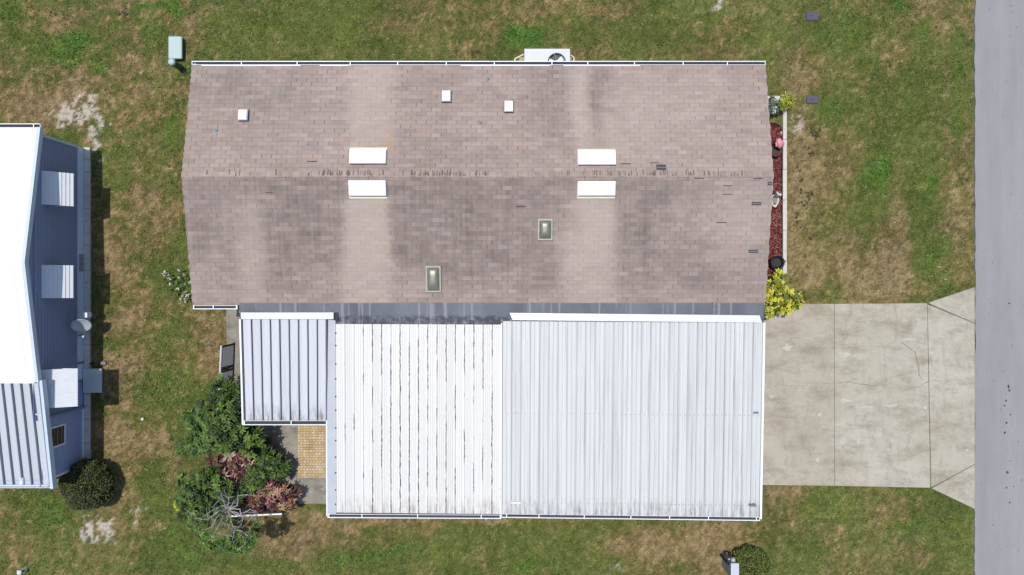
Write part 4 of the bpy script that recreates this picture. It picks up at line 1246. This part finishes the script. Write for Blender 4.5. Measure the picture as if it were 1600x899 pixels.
wp = thing('marker_post', 'small white marker post in the lawn at the lower left', 'post', (*P(40, 890).xy, 0))
b0 = P(40, 889); m = MB(); m.box(b0.x - .05, b0.x + .05, b0.y - .05, b0.y + .05, -.03, .30); m.build('shaft', M['white'], wp, bevel=.008)
m = MB(); m.hexa([(b0.x - .065, b0.y - .065, .301), (b0.x + .065, b0.y - .065, .301), (b0.x + .065, b0.y + .065, .301), (b0.x - .065, b0.y + .065, .301), (b0.x - .02, b0.y - .02, .35), (b0.x + .02, b0.y - .02, .35), (b0.x + .02, b0.y + .02, .35), (b0.x - .02, b0.y + .02, .35)]); m.build('cap', M['white'], wp)
m = MB(); m.box(b0.x + .051, b0.x + .055, b0.y - .03, b0.y + .03, .12, .22); m.build('plate', M['black'], wp)


# screen fence panels in the garden
def fence(name, label, a, b, hgt, nb_, out):
    a, b = Vector(a), Vector(b)
    t = thing(name, label, 'fence', (*((a + b) / 2).xy, 0))
    m = MB(); m.beam(a, b, -.022, .022, hgt - .04, hgt); m.build('top_rail', M['white'], t)
    m = MB(); m.beam(a, b, -.018, .018, .03, .07); m.build('bottom_rail', M['black'], t)
    for k in range(nb_ + 1):
        p = a.lerp(b, k / nb_); d = (b - a).normalized()
        p = p + d * (.02 if k == 0 else -.02 if k == nb_ else 0)
        for dd in ((-.035, .035) if 0 < k < nb_ else (0,)):
            q = p + d * dd
            m = MB(); m.beam(q - d * .016, q + d * .016, -.02, .02, -.03, hgt - .041); m.build('post', M['black'], t)
    for k in range(nb_):
        d = (b - a).normalized(); p, q = a.lerp(b, k / nb_) + d * .055, a.lerp(b, (k + 1) / nb_) - d * .055
        m = MB(); m.beam(p, q, -.006, .006, .071, hgt - .042); m.build('screen_panel', M['mesh'], t)
    return t


# sloping panel frame leaning out over the grass by the walk
lf = thing('leaning_panels', 'two grey panels in black frames leaning beside the walkway', 'panel frame', (*P(355, 580).xy, 0))
zt_ = .42
def lean(t, s_, off=0.0):          # t along the frame, s_ from foot to top
    a0, a1 = P(366.5, 536, .03), P(363, 634, .03); b0_, b1_ = P(345.5, 541, zt_), P(341, 640, zt_)
    p = a0.lerp(a1, t).lerp(b0_.lerp(b1_, t), s_)
    return p + Vector((.74, 0, .67)) * off
def leanbox(t0, t1, s0, s1, o0, o1):
    m = MB(); m.hexa([lean(t0, s1, o0), lean(t0, s0, o0), lean(t1, s0, o0), lean(t1, s1, o0), lean(t0, s1, o1), lean(t0, s0, o1), lean(t1, s0, o1), lean(t1, s1, o1)])
    return m
for (t0, t1) in ((.0, .36), (.40, .76)):
    leanbox(t0 + .03, t1 - .02, .07, .93, -.008, .008).build('screen_panel', M['screen'], lf)
    for (a_, b_) in ((t0, t0 + .028), (t1 - .018, t1)): leanbox(a_, b_, .05, .95, -.018, .02).build('frame_bar', M['black'], lf)
leanbox(-.01, .80, -.06, .045, -.02, .022).build('bottom_rail', M['black'], lf)
leanbox(-.01, .80, .955, 1.04, -.02, .024).build('top_rail', M['white'], lf)
for t in (.02, .38, .74):
    p = lean(t, .97, -.022); m = MB(); m.box(p.x - .02, p.x + .02, p.y - .02, p.y + .02, -.03, p.z - .02); m.build('leg', M['black'], lf)
fence('screen_fence', 'low screen fence with white rail below the red croton', P(453, 791), P(376, 794.5), .78, 2, -1)

# garden ornaments in the mulch bed
m = MB()
poly = [g2(1150, 428), g2(1221.6, 428), g2(1221.6, 208)] + [g2(1207 + 14.6 * math.cos(a), 208 - 15 * math.sin(a)) for a in np.linspace(.15, math.pi / 2, 8)] + [g2(1150, 193)]
m.prism(poly, -.04, .03)
mul = tag(m.build('mulch', M['mulch']), 'dark red wood mulch bed along the house end', 'mulch', kind='structure')
m = MB()
q = [g2(1221, 430), g2(1221, 208)] + [g2(1206.5 + 14.6 * math.cos(a), 208 - 15 * math.sin(a)) for a in np.linspace(.15, math.pi / 2, 9)] + [g2(1160, 193)]
for i in range(len(q) - 1): m.beam((*q[i], 0), (*q[i + 1], 0), -.012, .012, -.03, .08)
m.build('bed_liner', M['black'], mul)
r2 = np.random.default_rng(3); vv_, fs, cs = [], [], []
for k in range(5200):
    u, v = r2.uniform(1152, 1220.5), r2.uniform(200, 427); p = g2(u, v); a = r2.uniform(0, 6.28); l, w = r2.uniform(.02, .055), r2.uniform(.005, .012)
    c1, s1 = math.cos(a), math.sin(a); z = .032 + r2.uniform(0, .02); dz = r2.uniform(-.015, .015); n = len(vv_)
    vv_ += [(p[0] - c1 * l - s1 * -w, p[1] - s1 * l - c1 * w, z - dz), (p[0] + c1 * l - s1 * -w, p[1] + s1 * l - c1 * w, z + dz), (p[0] + c1 * l + s1 * -w, p[1] + s1 * l + c1 * w, z + dz), (p[0] - c1 * l + s1 * -w, p[1] - s1 * l + c1 * w, z - dz)]
    fs.append((n, n + 1, n + 2, n + 3)); cs += [np.array(A(*[(120, 46, 42), (88, 32, 32), (142, 66, 58), (168, 120, 104)][min(3, int(r2.random() ** 1.4 * 4.05) if r2.random() < .9 else 3)])) * r2.uniform(.7, 1.2)] * 4
ch = mesh_obj('mulch_chips', np.array(vv_), np.array(fs), M['softleaf'], mul, colr=np.array(cs)); ch['kind'] = 'stuff'

# pink flamingo-like bird ornament with dark red pot: kept generic
fl = thing('bird_ornament', 'pink garden bird ornament standing in the red mulch', 'garden ornament', (*P(1206, 225).xy, 0))
b0 = P(1206.5, 226)
m = MB(); m.tube([(b0.x - .02, b0.y, -.02), (b0.x - .02, b0.y, .42)], .010, 6); m.tube([(b0.x + .05, b0.y - .02, -.02), (b0.x + .04, b0.y - .02, .42)], .010, 6); m.build('leg', M['red'], fl)
m = MB(); m.tube([(b0.x - .03, b0.y + .13, .52), (b0.x - .01, b0.y + .07, .52), (b0.x + .02, b0.y, .50), (b0.x + .05, b0.y - .09, .49), (b0.x + .07, b0.y - .17, .46), (b0.x + .10, b0.y - .22, .45)], [.015, .07, .105, .115, .08, .02], 14); m.build('body', M['pink'], fl, smooth=True)
m = MB(); m.tube([(b0.x - .02, b0.y + .08, .54), (b0.x - .04, b0.y + .17, .66), (b0.x - .02, b0.y + .14, .78), (b0.x - .02, b0.y + .20, .82), (b0.x + .0, b0.y + .26, .77)], [.045, .03, .028, .04, .012], 10); m.build('neck', M['pink'], fl, smooth=True)
m = MB()
for s in (-1, 1):
    vv_ = [(b0.x + .04 + s * .07, b0.y + .03, .56), (b0.x + .05 + s * .15, b0.y - .06, .53), (b0.x + .06 + s * .13, b0.y - .19, .50), (b0.x + .06 + s * .05, b0.y - .10, .60)]
    m.hexa([(x, y, z - .02) for x, y, z in vv_] + vv_)
m.build('wing', M['pink'], fl, bevel=.015)
rp = thing('planter', 'deep red glazed pot beside the pink bird ornament', 'planter', (*P(1208, 239).xy, 0))
b0 = P(1207.5, 239.5); m = MB(); m.lathe((b0.x, b0.y, 0), [(.10, .02), (.14, .12), (.16, .26), (.175, .29), (.155, .29), (.13, .2)], 22, False); m.build('pot', M['red'], rp, smooth=True)
m = MB(); m.lathe((b0.x, b0.y, 0), [(.14, .2), (.14, .24)], 20); m.build('soil', M['soil'], rp)
# white swan planter
sw = thing('swan_planter', 'white swan shaped planter in the red mulch', 'planter', (*P(1206.5, 314).xy, 0))
b0 = P(1206.3, 314.5)
m = MB(); ou, iu, n = [], [], 22
for lev, (sc, z) in enumerate(((.55, .02), (.9, .12), (1.0, .26), (.80, .26), (.7, .16))):
    for k in range(n):
        a = 2 * math.pi * k / n; r = 1 - .25 * max(0, -math.sin(a)) * .0
        x = .135 * math.cos(a) * (1 - .25 * max(0, -math.sin(a)) ** 2); y = .19 * math.sin(a) - (.05 * max(0, -math.sin(a)) ** 4)
        m.v.append((b0.x + x * sc, b0.y + y * sc, z))
for lev in range(4):
    for k in range(n): m.f.append((lev * n + k, lev * n + (k + 1) % n, (lev + 1) * n + (k + 1) % n, (lev + 1) * n + k))
m.build('body', M['statue'], sw, smooth=True)
m = MB(); m.lathe((b0.x, b0.y, 0), [(.10, .15), (.10, .19)], 18); m.build('soil', plain('grey potting soil', (.2, .2, .17), .9, .3, 12), sw)
m = MB(); m.tube([(b0.x, b0.y + .16, .22), (b0.x, b0.y + .24, .36), (b0.x + .0, b0.y + .20, .46), (b0.x + .02, b0.y + .15, .50), (b0.x + .07, b0.y + .14, .50), (b0.x + .13, b0.y + .12, .46)], [.05, .04, .034, .036, .045, .012], 12); m.build('neck', M['statue'], sw, smooth=True)
# black urn
ur = thing('black_urn', 'black rounded urn at the lower end of the mulch bed', 'urn', (*P(1209, 411).xy, 0))
b0 = P(1208, 411); m = MB(); m.lathe((b0.x, b0.y, 0), [(.12, .0), (.17, .10), (.225, .24), (.20, .36), (.225, .40), (.205, .40), (.16, .34), (.15, .25)], 24, False); m.build('vessel', M['black'], ur, smooth=True)
m = MB(); m.lathe((b0.x, b0.y, 0), [(.15, .27), (.145, .30)], 20); m.build('soil', plain('dark potting soil', (.03, .03, .032), .9, .3, 12), ur)
m = MB(); m.tube([(b0.x + .20, b0.y + .02, .33), (b0.x + .29, b0.y + .03, .30), (b0.x + .27, b0.y + .02, .18), (b0.x + .20, b0.y + .0, .15)], .016, 8); m.build('handle', M['black'], ur, smooth=True)
# short white border boards at the head of the bed
bb = thing('border_stone', 'white border stone at the head of the mulch bed', 'border stone', (*P(1208, 153).xy, 0))
m = MB(); p = [g2(1190, 151), g2(1217, 151), g2(1218, 156), g2(1190, 156)]; m.prism(p, -.03, .08); m.build('slab', M['edging'], bb, bevel=.01)
m = MB(); p = [g2(1218.6, 150.5), g2(1221.8, 150.5), g2(1221.8, 156), g2(1218.6, 156)]; m.prism(p, -.03, .07); m.build('end_block', M['grey'], bb, bevel=.01)


# ------------------------------------------------------------------ plants
def leaves(name, cen, dirs, L, Wd, cols, mat, parent, fold=.25, droop=.25):
    """pointed leaves: base, two shoulders, tip, folded along the midrib"""
    n = len(cen); d = dirs / np.linalg.norm(dirs, axis=1, keepdims=True)
    up = np.tile([0, 0, 1.0], (n, 1)); s = np.cross(d, up); s /= (np.linalg.norm(s, axis=1, keepdims=True) + 1e-6)
    nn = np.cross(s, d)
    L = L[:, None]; w = Wd[:, None]
    b = cen; mid = cen + d * L * .5 - nn * w * fold * .4
    tip = cen + d * L - np.array([0, 0, 1.0]) * L * droop
    l1 = cen + d * L * .42 + s * w * .5 + nn * w * fold; r1 = cen + d * L * .42 - s * w * .5 + nn * w * fold
    v = np.stack([b, l1, mid, r1, tip], 1).reshape(-1, 3)
    k = np.arange(n)[:, None] * 5
    f = np.concatenate([k + np.array([[0, 2, 1]]), k + np.array([[0, 3, 2]]), k + np.array([[1, 2, 4]]), k + np.array([[2, 3, 4]])], 0)
    return mesh_obj(name, v, f, mat, parent, colr=np.repeat(cols, 5, 0))


def rosettes(lobes, n_clump, per, llen, lw, pal, r, flat=.6, jitter=.25, top=True, shape=.85):
    """clumps of leaves radiating from twig ends over the lobes"""
    C, D, Ln, Wn, K = [], [], [], [], []
    wts = np.array([l[3] ** 2 for l in lobes]); wts = wts / wts.sum()
    twigs = []
    for q in range(n_clump):
        l = lobes[r.choice(len(lobes), p=wts)]
        c = np.array(P(l[0], l[1], l[2])); R = l[3]
        d = r.normal(size=3); d /= np.linalg.norm(d)
        if top and d[2] < -.3: d[2] = -d[2]
        rad = R * (r.uniform(.45, 1.05) if r.random() < .75 else r.uniform(.1, .6))
        pos = c + d * rad * np.array([1, 1, shape]); pos[2] = max(pos[2], .08)
        twigs.append((pos, c)); base = pal[r.integers(len(pal))]; tone = r.uniform(.55, 1.3)
        ax = d * .7 + np.array([0, 0, .8]); ax /= np.linalg.norm(ax)
        t1 = np.cross(ax, [1, .3, .2]); t1 /= np.linalg.norm(t1); t2 = np.cross(ax, t1)
        a0 = r.uniform(0, 6.28); m_ = max(4, int(per * r.uniform(.7, 1.3)))
        for i in range(m_):
            a = a0 + i * 2.4; e = flat * r.uniform(.1, 1.3)
            dd = (t1 * math.cos(a) + t2 * math.sin(a)) + ax * (1.0 - e)
            C.append(pos + r.normal(size=3) * .01); D.append(dd); Ln.append(llen * r.uniform(.6, 1.2)); Wn.append(lw * r.uniform(.75, 1.25))
            K.append(np.array(base) * tone * r.uniform(1 - jitter, 1 + jitter))
    return np.array(C), np.array(D), np.array(Ln), np.array(Wn), np.array(K), twigs


def stems(m, base, twigs, r, r0=.03, every=1):
    base = Vector(base)
    for (pos, c) in twigs[::every]:
        p = Vector(pos); mid = base.lerp(Vector(c), .6) + Vector(r.normal(size=3)) * .06; mid.z = max(.1, min(mid.z, p.z))
        m.tube([base + Vector((r.normal() * .05, r.normal() * .05, -.02)), mid, p], [r0, r0 * .55, r0 * .22], 5)


GREEN = [A(84, 110, 40), A(66, 92, 34), A(108, 134, 62), A(52, 76, 30), A(92, 120, 50)]
CROTON = [A(100, 50, 52), A(140, 92, 86), A(76, 38, 42), A(190, 158, 140), A(62, 36, 38), A(200, 172, 156), A(110, 84, 66)]
CROTON2 = [A(106, 62, 56), A(164, 122, 96), A(88, 50, 50), A(190, 164, 120), A(84, 76, 50), A(112, 60, 68), A(176, 136, 122)]


def shrub(name, label, cat, base, lobes, n_clump, per, llen, lw, pal, seed, mat='leaf', every=4, group=None, r0=.03, **kw):
    r = np.random.default_rng(seed)
    b = P(*base)
    t = thing(name, label, cat, (b.x, b.y, 0), group)
    C, D, L, Wn, K, tw = rosettes(lobes, n_clump, per, llen, lw, pal, r, **kw)
    leaves('foliage', C, D, L, Wn, K, M[mat], t)
    m = MB(); stems(m, b, tw, r, r0, every); m.build('stem', M['brownbark'], t)
    return t


shrub('leafy_shrub', 'tall green shrub with pointed leaves below the ribbed patio roof', 'shrub', (362, 655),
      [(352, 612, 1.3, .42), (333, 640, 1.45, .55), (366, 640, 1.5, .50), (345, 672, 1.6, .58), (372, 668, 1.4, .45), (300, 690, 1.2, .32), (312, 662, 1.3, .42), (390, 690, 1.2, .42), (287, 692, 1.1, .22), (322, 690, 1.4, .40), (362, 690, 1.3, .45), (296, 655, 1.2, .24), (352, 594, 1.2, .2), (318, 640, 1.3, .2), (284, 700, 1.0, .16), (308, 702, 1.1, .16), (338, 606, 1.2, .18), (370, 612, 1.2, .2), (402, 676, 1.1, .2), (300, 672, 1.2, .15)],
      360, 10, .20, .066, GREEN, 21, every=6, r0=.04)
shrub('leafy_shrub', 'compact green shrub beside the clay pots on the patio', 'shrub', (425, 718),
      [(420, 722, .75, .40), (405, 742, .75, .42), (436, 735, .6, .32), (410, 708, .8, .28), (446, 727, .5, .2), (392, 757, .7, .3)], 230, 10, .16, .06, GREEN, 22)
shrub('leafy_shrub', 'dense green shrub at the lower left behind the bare tree', 'shrub', (330, 752),
      [(300, 762, 1.2, .42), (326, 750, 1.1, .38), (298, 790, 1.1, .38), (322, 790, 1.1, .40), (350, 765, 1.2, .38), (345, 790, .9, .36), (290, 775, 1.2, .26), (370, 770, .9, .32), (310, 808, .9, .3), (330, 735, 1.0, .24), (282, 782, 1.0, .16), (288, 752, 1.1, .2), (285, 805, .8, .16), (300, 822, .8, .16)],
      330, 9, .15, .055, GREEN, 23, every=6)
shrub('croton', 'red and pink long leaved croton between the green shrubs', 'croton', (362, 722),
      [(343, 716, .9, .26), (372, 735, .8, .26), (350, 746, .8, .24), (388, 708, .8, .26), (364, 715, .8, .28), (395, 728, .7, .22), (340, 735, .7, .22), (374, 752, .7, .2)], 62, 13, .27, .065, CROTON, 24, flat=1.0, every=2)
shrub('croton', 'spreading rusty red and yellow croton against the low fence', 'croton', (432, 768),
      [(403, 780, .65, .26), (425, 770, .7, .32), (448, 768, .65, .30), (462, 774, .5, .2), (430, 786, .55, .26), (405, 790, .5, .2), (452, 785, .5, .22), (420, 758, .6, .2)], 150, 10, .19, .055, CROTON2, 25, flat=.9, every=3)

# half bare tree with pale limbs
bt = thing('bare_tree', 'half bare pale limbed tree below the garden bed', 'tree', (*P(372, 785).xy, 0))
r = np.random.default_rng(41)
m = MB()
fork = P(356, 796, 1.15)
m.tube([P(372, 785, -.03), P(368, 788, .5), fork], [.07, .06, .05], 9)
LIMB = [[(356, 796, 1.15), (345, 815, 1.7), (332, 838, 2.1)], [(356, 796, 1.15), (362, 815, 1.6), (366, 826, 1.8)], [(366, 826, 1.8), (381, 832, 2.0)], [(366, 826, 1.8), (356, 836, 2.1)], [(366, 826, 1.8), (366, 839, 2.2)],
        [(345, 803, 1.4), (334, 812, 1.6), (330, 824, 1.7), (309, 830, 1.9)], [(356, 796, 1.15), (372, 805, 1.3), (382, 800, 1.4), (390, 796, 1.5), (402, 800, 1.6)], [(356, 796, 1.15), (371, 790, 1.3), (372, 775, 1.5), (389, 772, 1.6)],
        [(356, 796, 1.15), (349, 783, 1.4), (345, 773, 1.6)], [(356, 796, 1.15), (357, 780, 1.4), (353, 772, 1.5)], [(356, 796, 1.15), (340, 800, 1.5), (325, 812, 1.6), (305, 811, 1.7)], [(356, 796, 1.15), (376, 796, 1.4), (379, 812, 1.6), (377, 822, 1.7)],
        [(356, 796, 1.15), (385, 808, 1.3), (397, 806, 1.6), (402, 818, 1.7)], [(350, 806, 1.5), (340, 806, 1.7), (332, 823, 1.9)], [(382, 832, 2.0), (390, 842, 2.2)], [(356, 796, 1.15), (364, 786, 1.3), (366, 784, 1.6)], [(356, 796, 1.15), (348, 790, 1.3), (338, 795, 1.5)], [(352, 800, 1.3), (355, 812, 1.5), (350, 822, 1.7)]]
ends = []
for L in LIMB:
    pts = [P(*q) for q in L]; fine = []
    for i in range(len(pts) - 1):
        for k in range(4):
            fine.append(pts[i].lerp(pts[i + 1], k / 4) + Vector(r.normal(size=3)) * .012)
    fine.append(pts[-1]); n = len(fine)
    m.tube(fine, [  .023 * (1 - .65 * i / (n - 1)) for i in range(n)], 6); ends.append(fine[-1])
    for k in range(3):
        i = r.integers(n // 2, n); q = fine[i]; d = Vector(r.normal(size=3)) * .16; d.z = abs(d.z) * .8
        m.tube([q, q + d * .6 + Vector(r.normal(size=3)) * .02, q + d * 1.3], [.012, .008, .004], 5); ends.append(q + d * 1.3)
m.build('trunk', M['bark'], bt, smooth=True)
lob = [(320, 840, 1.9, .20), (335, 846, 2.0, .25), (365, 848, 2.1, .30), (372, 855, 2.1, .22), (395, 838, 2.0, .25), (388, 850, 2.1, .22), (312, 832, 1.8, .16), (325, 852, 1.9, .16), (400, 822, 1.6, .18), (352, 850, 2.0, .2), (375, 838, 1.7, .22)]
C, D, L, Wn, K, tw = rosettes(lob, 130, 7, .13, .055, [A(88, 122, 48), A(70, 104, 44), A(116, 142, 58), A(60, 92, 42)], r)
leaves('foliage', C, D, L, Wn, K, M['leaf'], bt)

shrub('lemon_shrub', 'bright lemon green variegated shrub at the driveway corner', 'shrub', (1216, 459),
      [(1214, 446, .75, .32), (1207, 468, .8, .36), (1226, 462, .75, .34), (1241, 468, .6, .28), (1224, 480, .6, .26), (1206, 484, .6, .2), (1216, 430, .6, .18), (1236, 478, .5, .2), (1250, 474, .5, .14), (1246, 458, .5, .12), (1203, 492, .5, .12)], 230, 8, .12, .07,
      [A(206, 204, 70), A(190, 196, 62), A(222, 214, 110), A(140, 150, 50), A(88, 108, 40), A(104, 122, 44), A(214, 206, 60)], 31, every=6, jitter=.3)
shrub('yellow_plant', 'small spiky yellow plant at the head of the mulch bed', 'plant', (1225, 163),
      [(1228, 157, .4, .17), (1222, 164, .35, .18), (1218, 170, .3, .16), (1234, 160, .3, .12), (1228, 150, .4, .1)], 40, 8, .16, .035, [A(206, 206, 60), A(176, 186, 60), A(120, 140, 56), A(140, 150, 70)], 32, every=2, r0=.012)
shrub('silver_plant', 'silvery green leafy plant tucked against the house end', 'plant', (1207, 166),
      [(1208, 162, .35, .20), (1204, 170, .3, .18), (1211, 172, .25, .12)], 26, 8, .16, .06, [A(150, 172, 158), A(110, 132, 112), A(190, 200, 190), A(60, 74, 62)], 33, every=2, r0=.012)
shrub('flowering_weed', 'low weed patch with white flowers beside the house', 'weed', (275, 440),
      [(262, 434, .12, .22), (272, 428, .12, .22), (285, 440, .12, .25), (290, 425, .12, .2), (278, 452, .1, .22), (292, 462, .1, .2), (265, 447, .1, .2), (286, 470, .08, .16), (296, 448, .12, .16), (256, 424, .1, .12)], 62, 5, .075, .042,
      [A(204, 206, 186), A(84, 116, 52), A(212, 212, 198), A(92, 120, 58), A(96, 126, 60), A(78, 110, 50)], 34, mat='softleaf', every=5, r0=.006, shape=.4)
shrub('yellow_weed', 'small yellow leaved tuft left of the garden shrubs', 'weed', (278, 790),
      [(276, 789, .15, .10), (279, 794, .15, .08)], 12, 7, .09, .04, [A(200, 204, 60), A(170, 186, 60)], 35, every=2, r0=.006)


def clipped_bush(name, label, c, rx, rz_, n, pal, seed, core):
    r = np.random.default_rng(seed)
    c = np.array(c); t = thing(name, label, 'bush', (c[0], c[1], 0), 'round clipped bushes')
    d = r.normal(size=(n, 3)); d /= np.linalg.norm(d, axis=1, keepdims=True)
    d = d[d[:, 2] > -.45]; n = len(d)
    lump = 1 + .42 * (fbm(d[:, 0] * 2 + 5, d[:, 1] * 2 + d[:, 2], 1.6, seed) - .5) + r.normal(0, .025, n) - (r.random(n) < .25) * r.uniform(0, .12, n)
    pos = c + d * lump[:, None] * np.array([rx, rx, rz_]); ok = pos[:, 2] > .02
    pos, d = pos[ok], d[ok]; n = len(pos)
    dirs = d * .5 + r.normal(size=(n, 3)) * .7
    tone = .55 + .9 * fbm(pos[:, 0], pos[:, 1], 7, seed + 3, 3)
    K = np.array(pal)[r.integers(len(pal), size=n)] * (r.uniform(.6, 1.4, n) * tone)[:, None]
    leaves('foliage', pos, dirs, r.uniform(.03, .10, n), r.uniform(.018, .042, n), K, M['leaf'], t)
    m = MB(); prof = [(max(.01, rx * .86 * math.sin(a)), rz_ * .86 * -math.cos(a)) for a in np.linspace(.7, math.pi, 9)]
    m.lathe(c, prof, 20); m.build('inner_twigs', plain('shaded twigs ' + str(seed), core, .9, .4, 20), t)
    m = MB()
    for k in range(7): m.tube([(c[0] + r.normal() * .05, c[1] + r.normal() * .05, -.03), (c[0] + r.normal() * .25, c[1] + r.normal() * .25, c[2])], [.03, .012], 6)
    m.build('stem', M['brownbark'], t)


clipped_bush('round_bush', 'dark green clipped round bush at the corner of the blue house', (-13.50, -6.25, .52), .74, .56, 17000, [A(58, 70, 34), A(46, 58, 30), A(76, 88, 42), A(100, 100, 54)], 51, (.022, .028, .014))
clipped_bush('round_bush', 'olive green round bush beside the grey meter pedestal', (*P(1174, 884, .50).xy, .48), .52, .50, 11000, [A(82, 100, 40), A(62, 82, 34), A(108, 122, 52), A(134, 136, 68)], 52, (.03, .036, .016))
shrub('green_weed', 'bright green weed growing at the foot of the dark round bush', 'weed', (110, 770),
      [(112, 776, .35, .14), (108, 782, .3, .12), (117, 782, .3, .1)], 26, 7, .10, .05, [A(92, 138, 48), A(76, 122, 44)], 36, every=3, r0=.008)

# clay pots on the patio
def claypot(label, u, v, rad, seed, plant):
    b = P(u, v); r = np.random.default_rng(seed)
    t = thing('clay_pot', label, 'pot', (b.x, b.y, .03), 'clay pots on the patio')
    R = rad
    m = MB(); m.lathe((b.x, b.y, .03), [(R * .62, 0), (R * .92, .26), (R * 1.0, .27), (R * 1.02, .34), (R * .88, .34), (R * .84, .26)], 26, False); m.build('pot', M['terracotta'], t, smooth=True)
    m = MB(); m.lathe((b.x, b.y, .03), [(R * .84, .24), (R * .82, .29)], 22); m.build('soil', plain('pot soil ' + str(seed), A(118, 96, 70), .95, .35, 25), t)
    C, D, L, Wn, K, tw = rosettes([(u, v, .40, R * .6)], plant, 6, .11, .025, [A(120, 104, 84), A(88, 84, 60), A(70, 92, 50)], r)
    leaves('seedling', C, D, L, Wn, K, M['leaf'], t)


claypot('clay pot of dry soil nearest the ribbed patio roof', 421, 690, .24, 61, 8)
claypot('clay pot half hidden by the compact green shrub', 433, 713, .22, 62, 14)

# scuffs, rust and oil spots on the driveway
def splotch(u, v, ru, rv, mat, seed, z=.0032):
    r = np.random.default_rng(seed); p = P(u, v); k = 15; a0 = r.uniform(0, 6)
    pts = [(p.x + ru * kx * (.35 + .9 * r.random()) * math.cos(a0 + 6.2832 * i / k), p.y + rv * kx * (.35 + .9 * r.random()) * math.sin(a0 + 6.2832 * i / k)) for i in range(k)]
    m = MB(); m.add([(p.x, p.y, DZ + z)] + [(x, y, DZ + z) for x, y in pts], [(0, i + 1, (i + 1) % k + 1) for i in range(k)])
    return m


M['scuff'] = plain('pale scuff', A(210, 204, 191), .9, .1, 25)
M['rust'] = plain('rust stain', A(186, 164, 126), .9, .1, 25)
M['oil'] = plain('faint oil stain', A(152, 143, 126), .9, .15, 25)
for i, (u, v, ru, rv, mt) in enumerate([(1229.5, 543, 7, 6, 'scuff'), (1322, 553, 11, 3, 'scuff'), (1318, 626, 9, 3.5, 'scuff'), (1205, 620, 4, 3, 'scuff'), (1280, 648, 4, 4, 'scuff'), (1277, 718, 4, 5, 'scuff'), (1390, 634, 16, 2, 'scuff'), (1350, 636, 18, 1.6, 'scuff'), (1377, 599, 3.5, 2.5, 'rust'),
                                         (1340, 687, 3, 8, 'scuff'), (1287, 667, 3, 2, 'scuff'), (1418, 530, 14, 1.6, 'scuff'), (1409, 755, 2, 2, 'oil'), (1510, 704, 2.5, 2.5, 'scuff'), (1445, 637, 3, 3, 'scuff')]):
    splotch(u, v, ru, rv, M[mt], 300 + i, .0030 + .00005 * i).build({'scuff': 'pale_scuff', 'rust': 'rust_stain', 'oil': 'oil_stain'}[mt], M[mt], drive)

# broad leaved weeds through the turf
r = np.random.default_rng(91)
n = 9000
X = r.uniform(-17.4, 17.4, n); Y = r.uniform(-10.2, 10.2, n)
c_, dry_, lush_, sand_ = turf(X, Y)
wk = fbm(X, Y, 2.2, 140, 3, .7)
pr = np.clip(.02 + .8 * lush_ + .28 * (wk > .56) * (1 - dry_), 0, 1) * (X < RX0 - .05)
ok = (~rects_out(X, Y)) & (r.random(n) < pr)
X, Y, lush_ = X[ok], Y[ok], lush_[ok]
tint = np.where(lush_[:, None] > .5, np.array(A(84, 130, 46)), np.array(A(84, 104, 48)))
dark = [(1276, 212, 22), (1270, 205, 8), (1262, 230, 5), (1267, 240, 5), (1266, 305, 14), (1258, 322, 5), (1248, 268, 6), (1254, 283, 6), (1250, 318, 6), (1247, 333, 5), (1283, 335, 6), (1245, 350, 5), (1270, 368, 4), (1256, 296, 4), (742, 84, 10), (735, 78, 6), (82, 22, 7), (195, 20, 14)]
for (u, v, k) in dark:
    for _ in range(max(2, int(k * .6))):
        p = P(u + r.normal() * 3.2, v + r.normal() * 3.6); X = np.append(X, p.x); Y = np.append(Y, p.y); tint = np.vstack([tint, np.array(A(84, 86, 50))])
C, D, L, Wn, K = [], [], [], [], []
for x, y, tc in zip(X, Y, tint):
    k = r.integers(5, 9); a0 = r.uniform(0, 6.28); sz = r.uniform(.035, .085); tone = r.uniform(.65, 1.25)
    for i in range(k):
        a = a0 + i * 2.4; C.append((x, y, .01)); D.append((math.cos(a), math.sin(a), r.uniform(.2, .9))); L.append(sz * r.uniform(.6, 1.2)); Wn.append(sz * .38); K.append(tc * tone * r.uniform(.8, 1.2))
wd_ = leaves('weeds', np.array(C), np.array(D), np.array(L), np.array(Wn), np.array(K), M['softleaf'], None)
tag(wd_, 'broad leaved weeds scattered through the lawn', 'weeds', kind='stuff')

# stepping block near the walk, litter on the street
sb = thing('white_stone', 'single white stone in the grass between the houses', 'stone', (*P(223, 655).xy, 0))
b0 = P(223, 655); m = MB(); m.lathe((b0.x, b0.y, 0), [(.03, -.02), (.055, .015), (.05, .04), (.02, .05)], 9); m.build('stone', M['statue'], sb, smooth=True)
m = MB(); r = np.random.default_rng(71)
for (u, v, s) in [(1575, 604, 3), (1576, 610, 2.2), (1571, 626, 2.5), (1569, 634, 2), (1572, 661, 2.2), (1569, 676, 2.4), (1578, 648, 1.5), (1573, 738, 3), (1572, 762, 2), (1577, 785, 1.6), (1576, 474, 2), (1590, 690, 1.2), (1596, 750, 1.4), (1563, 640, 1), (1580, 540, 1.2), (1566, 580, 1), (1577, 720, 1.4), (1583, 760, 1.2), (1551, 820, 1), (1590, 860, 1.2)] + [(r.uniform(1530, 1600), r.uniform(0, 899), r.uniform(.4, .9)) for _ in range(40)]:
    p = P(u, v); k = 7; a0 = r.uniform(0, 6)
    m.prism([(p.x + s * kx * .8 * r.uniform(.4, 1.1) * math.cos(a0 + 6.283 * i / k), p.y + s * kx * 1.0 * r.uniform(.5, 1.2) * math.sin(a0 + 6.283 * i / k)) for i in range(k)], .020, .028)
tag(m.build('leaf_litter', plain('dark litter', (.05, .048, .05), .9, .3, 20)), 'dark leaf litter scattered on the street', 'litter', kind='stuff')
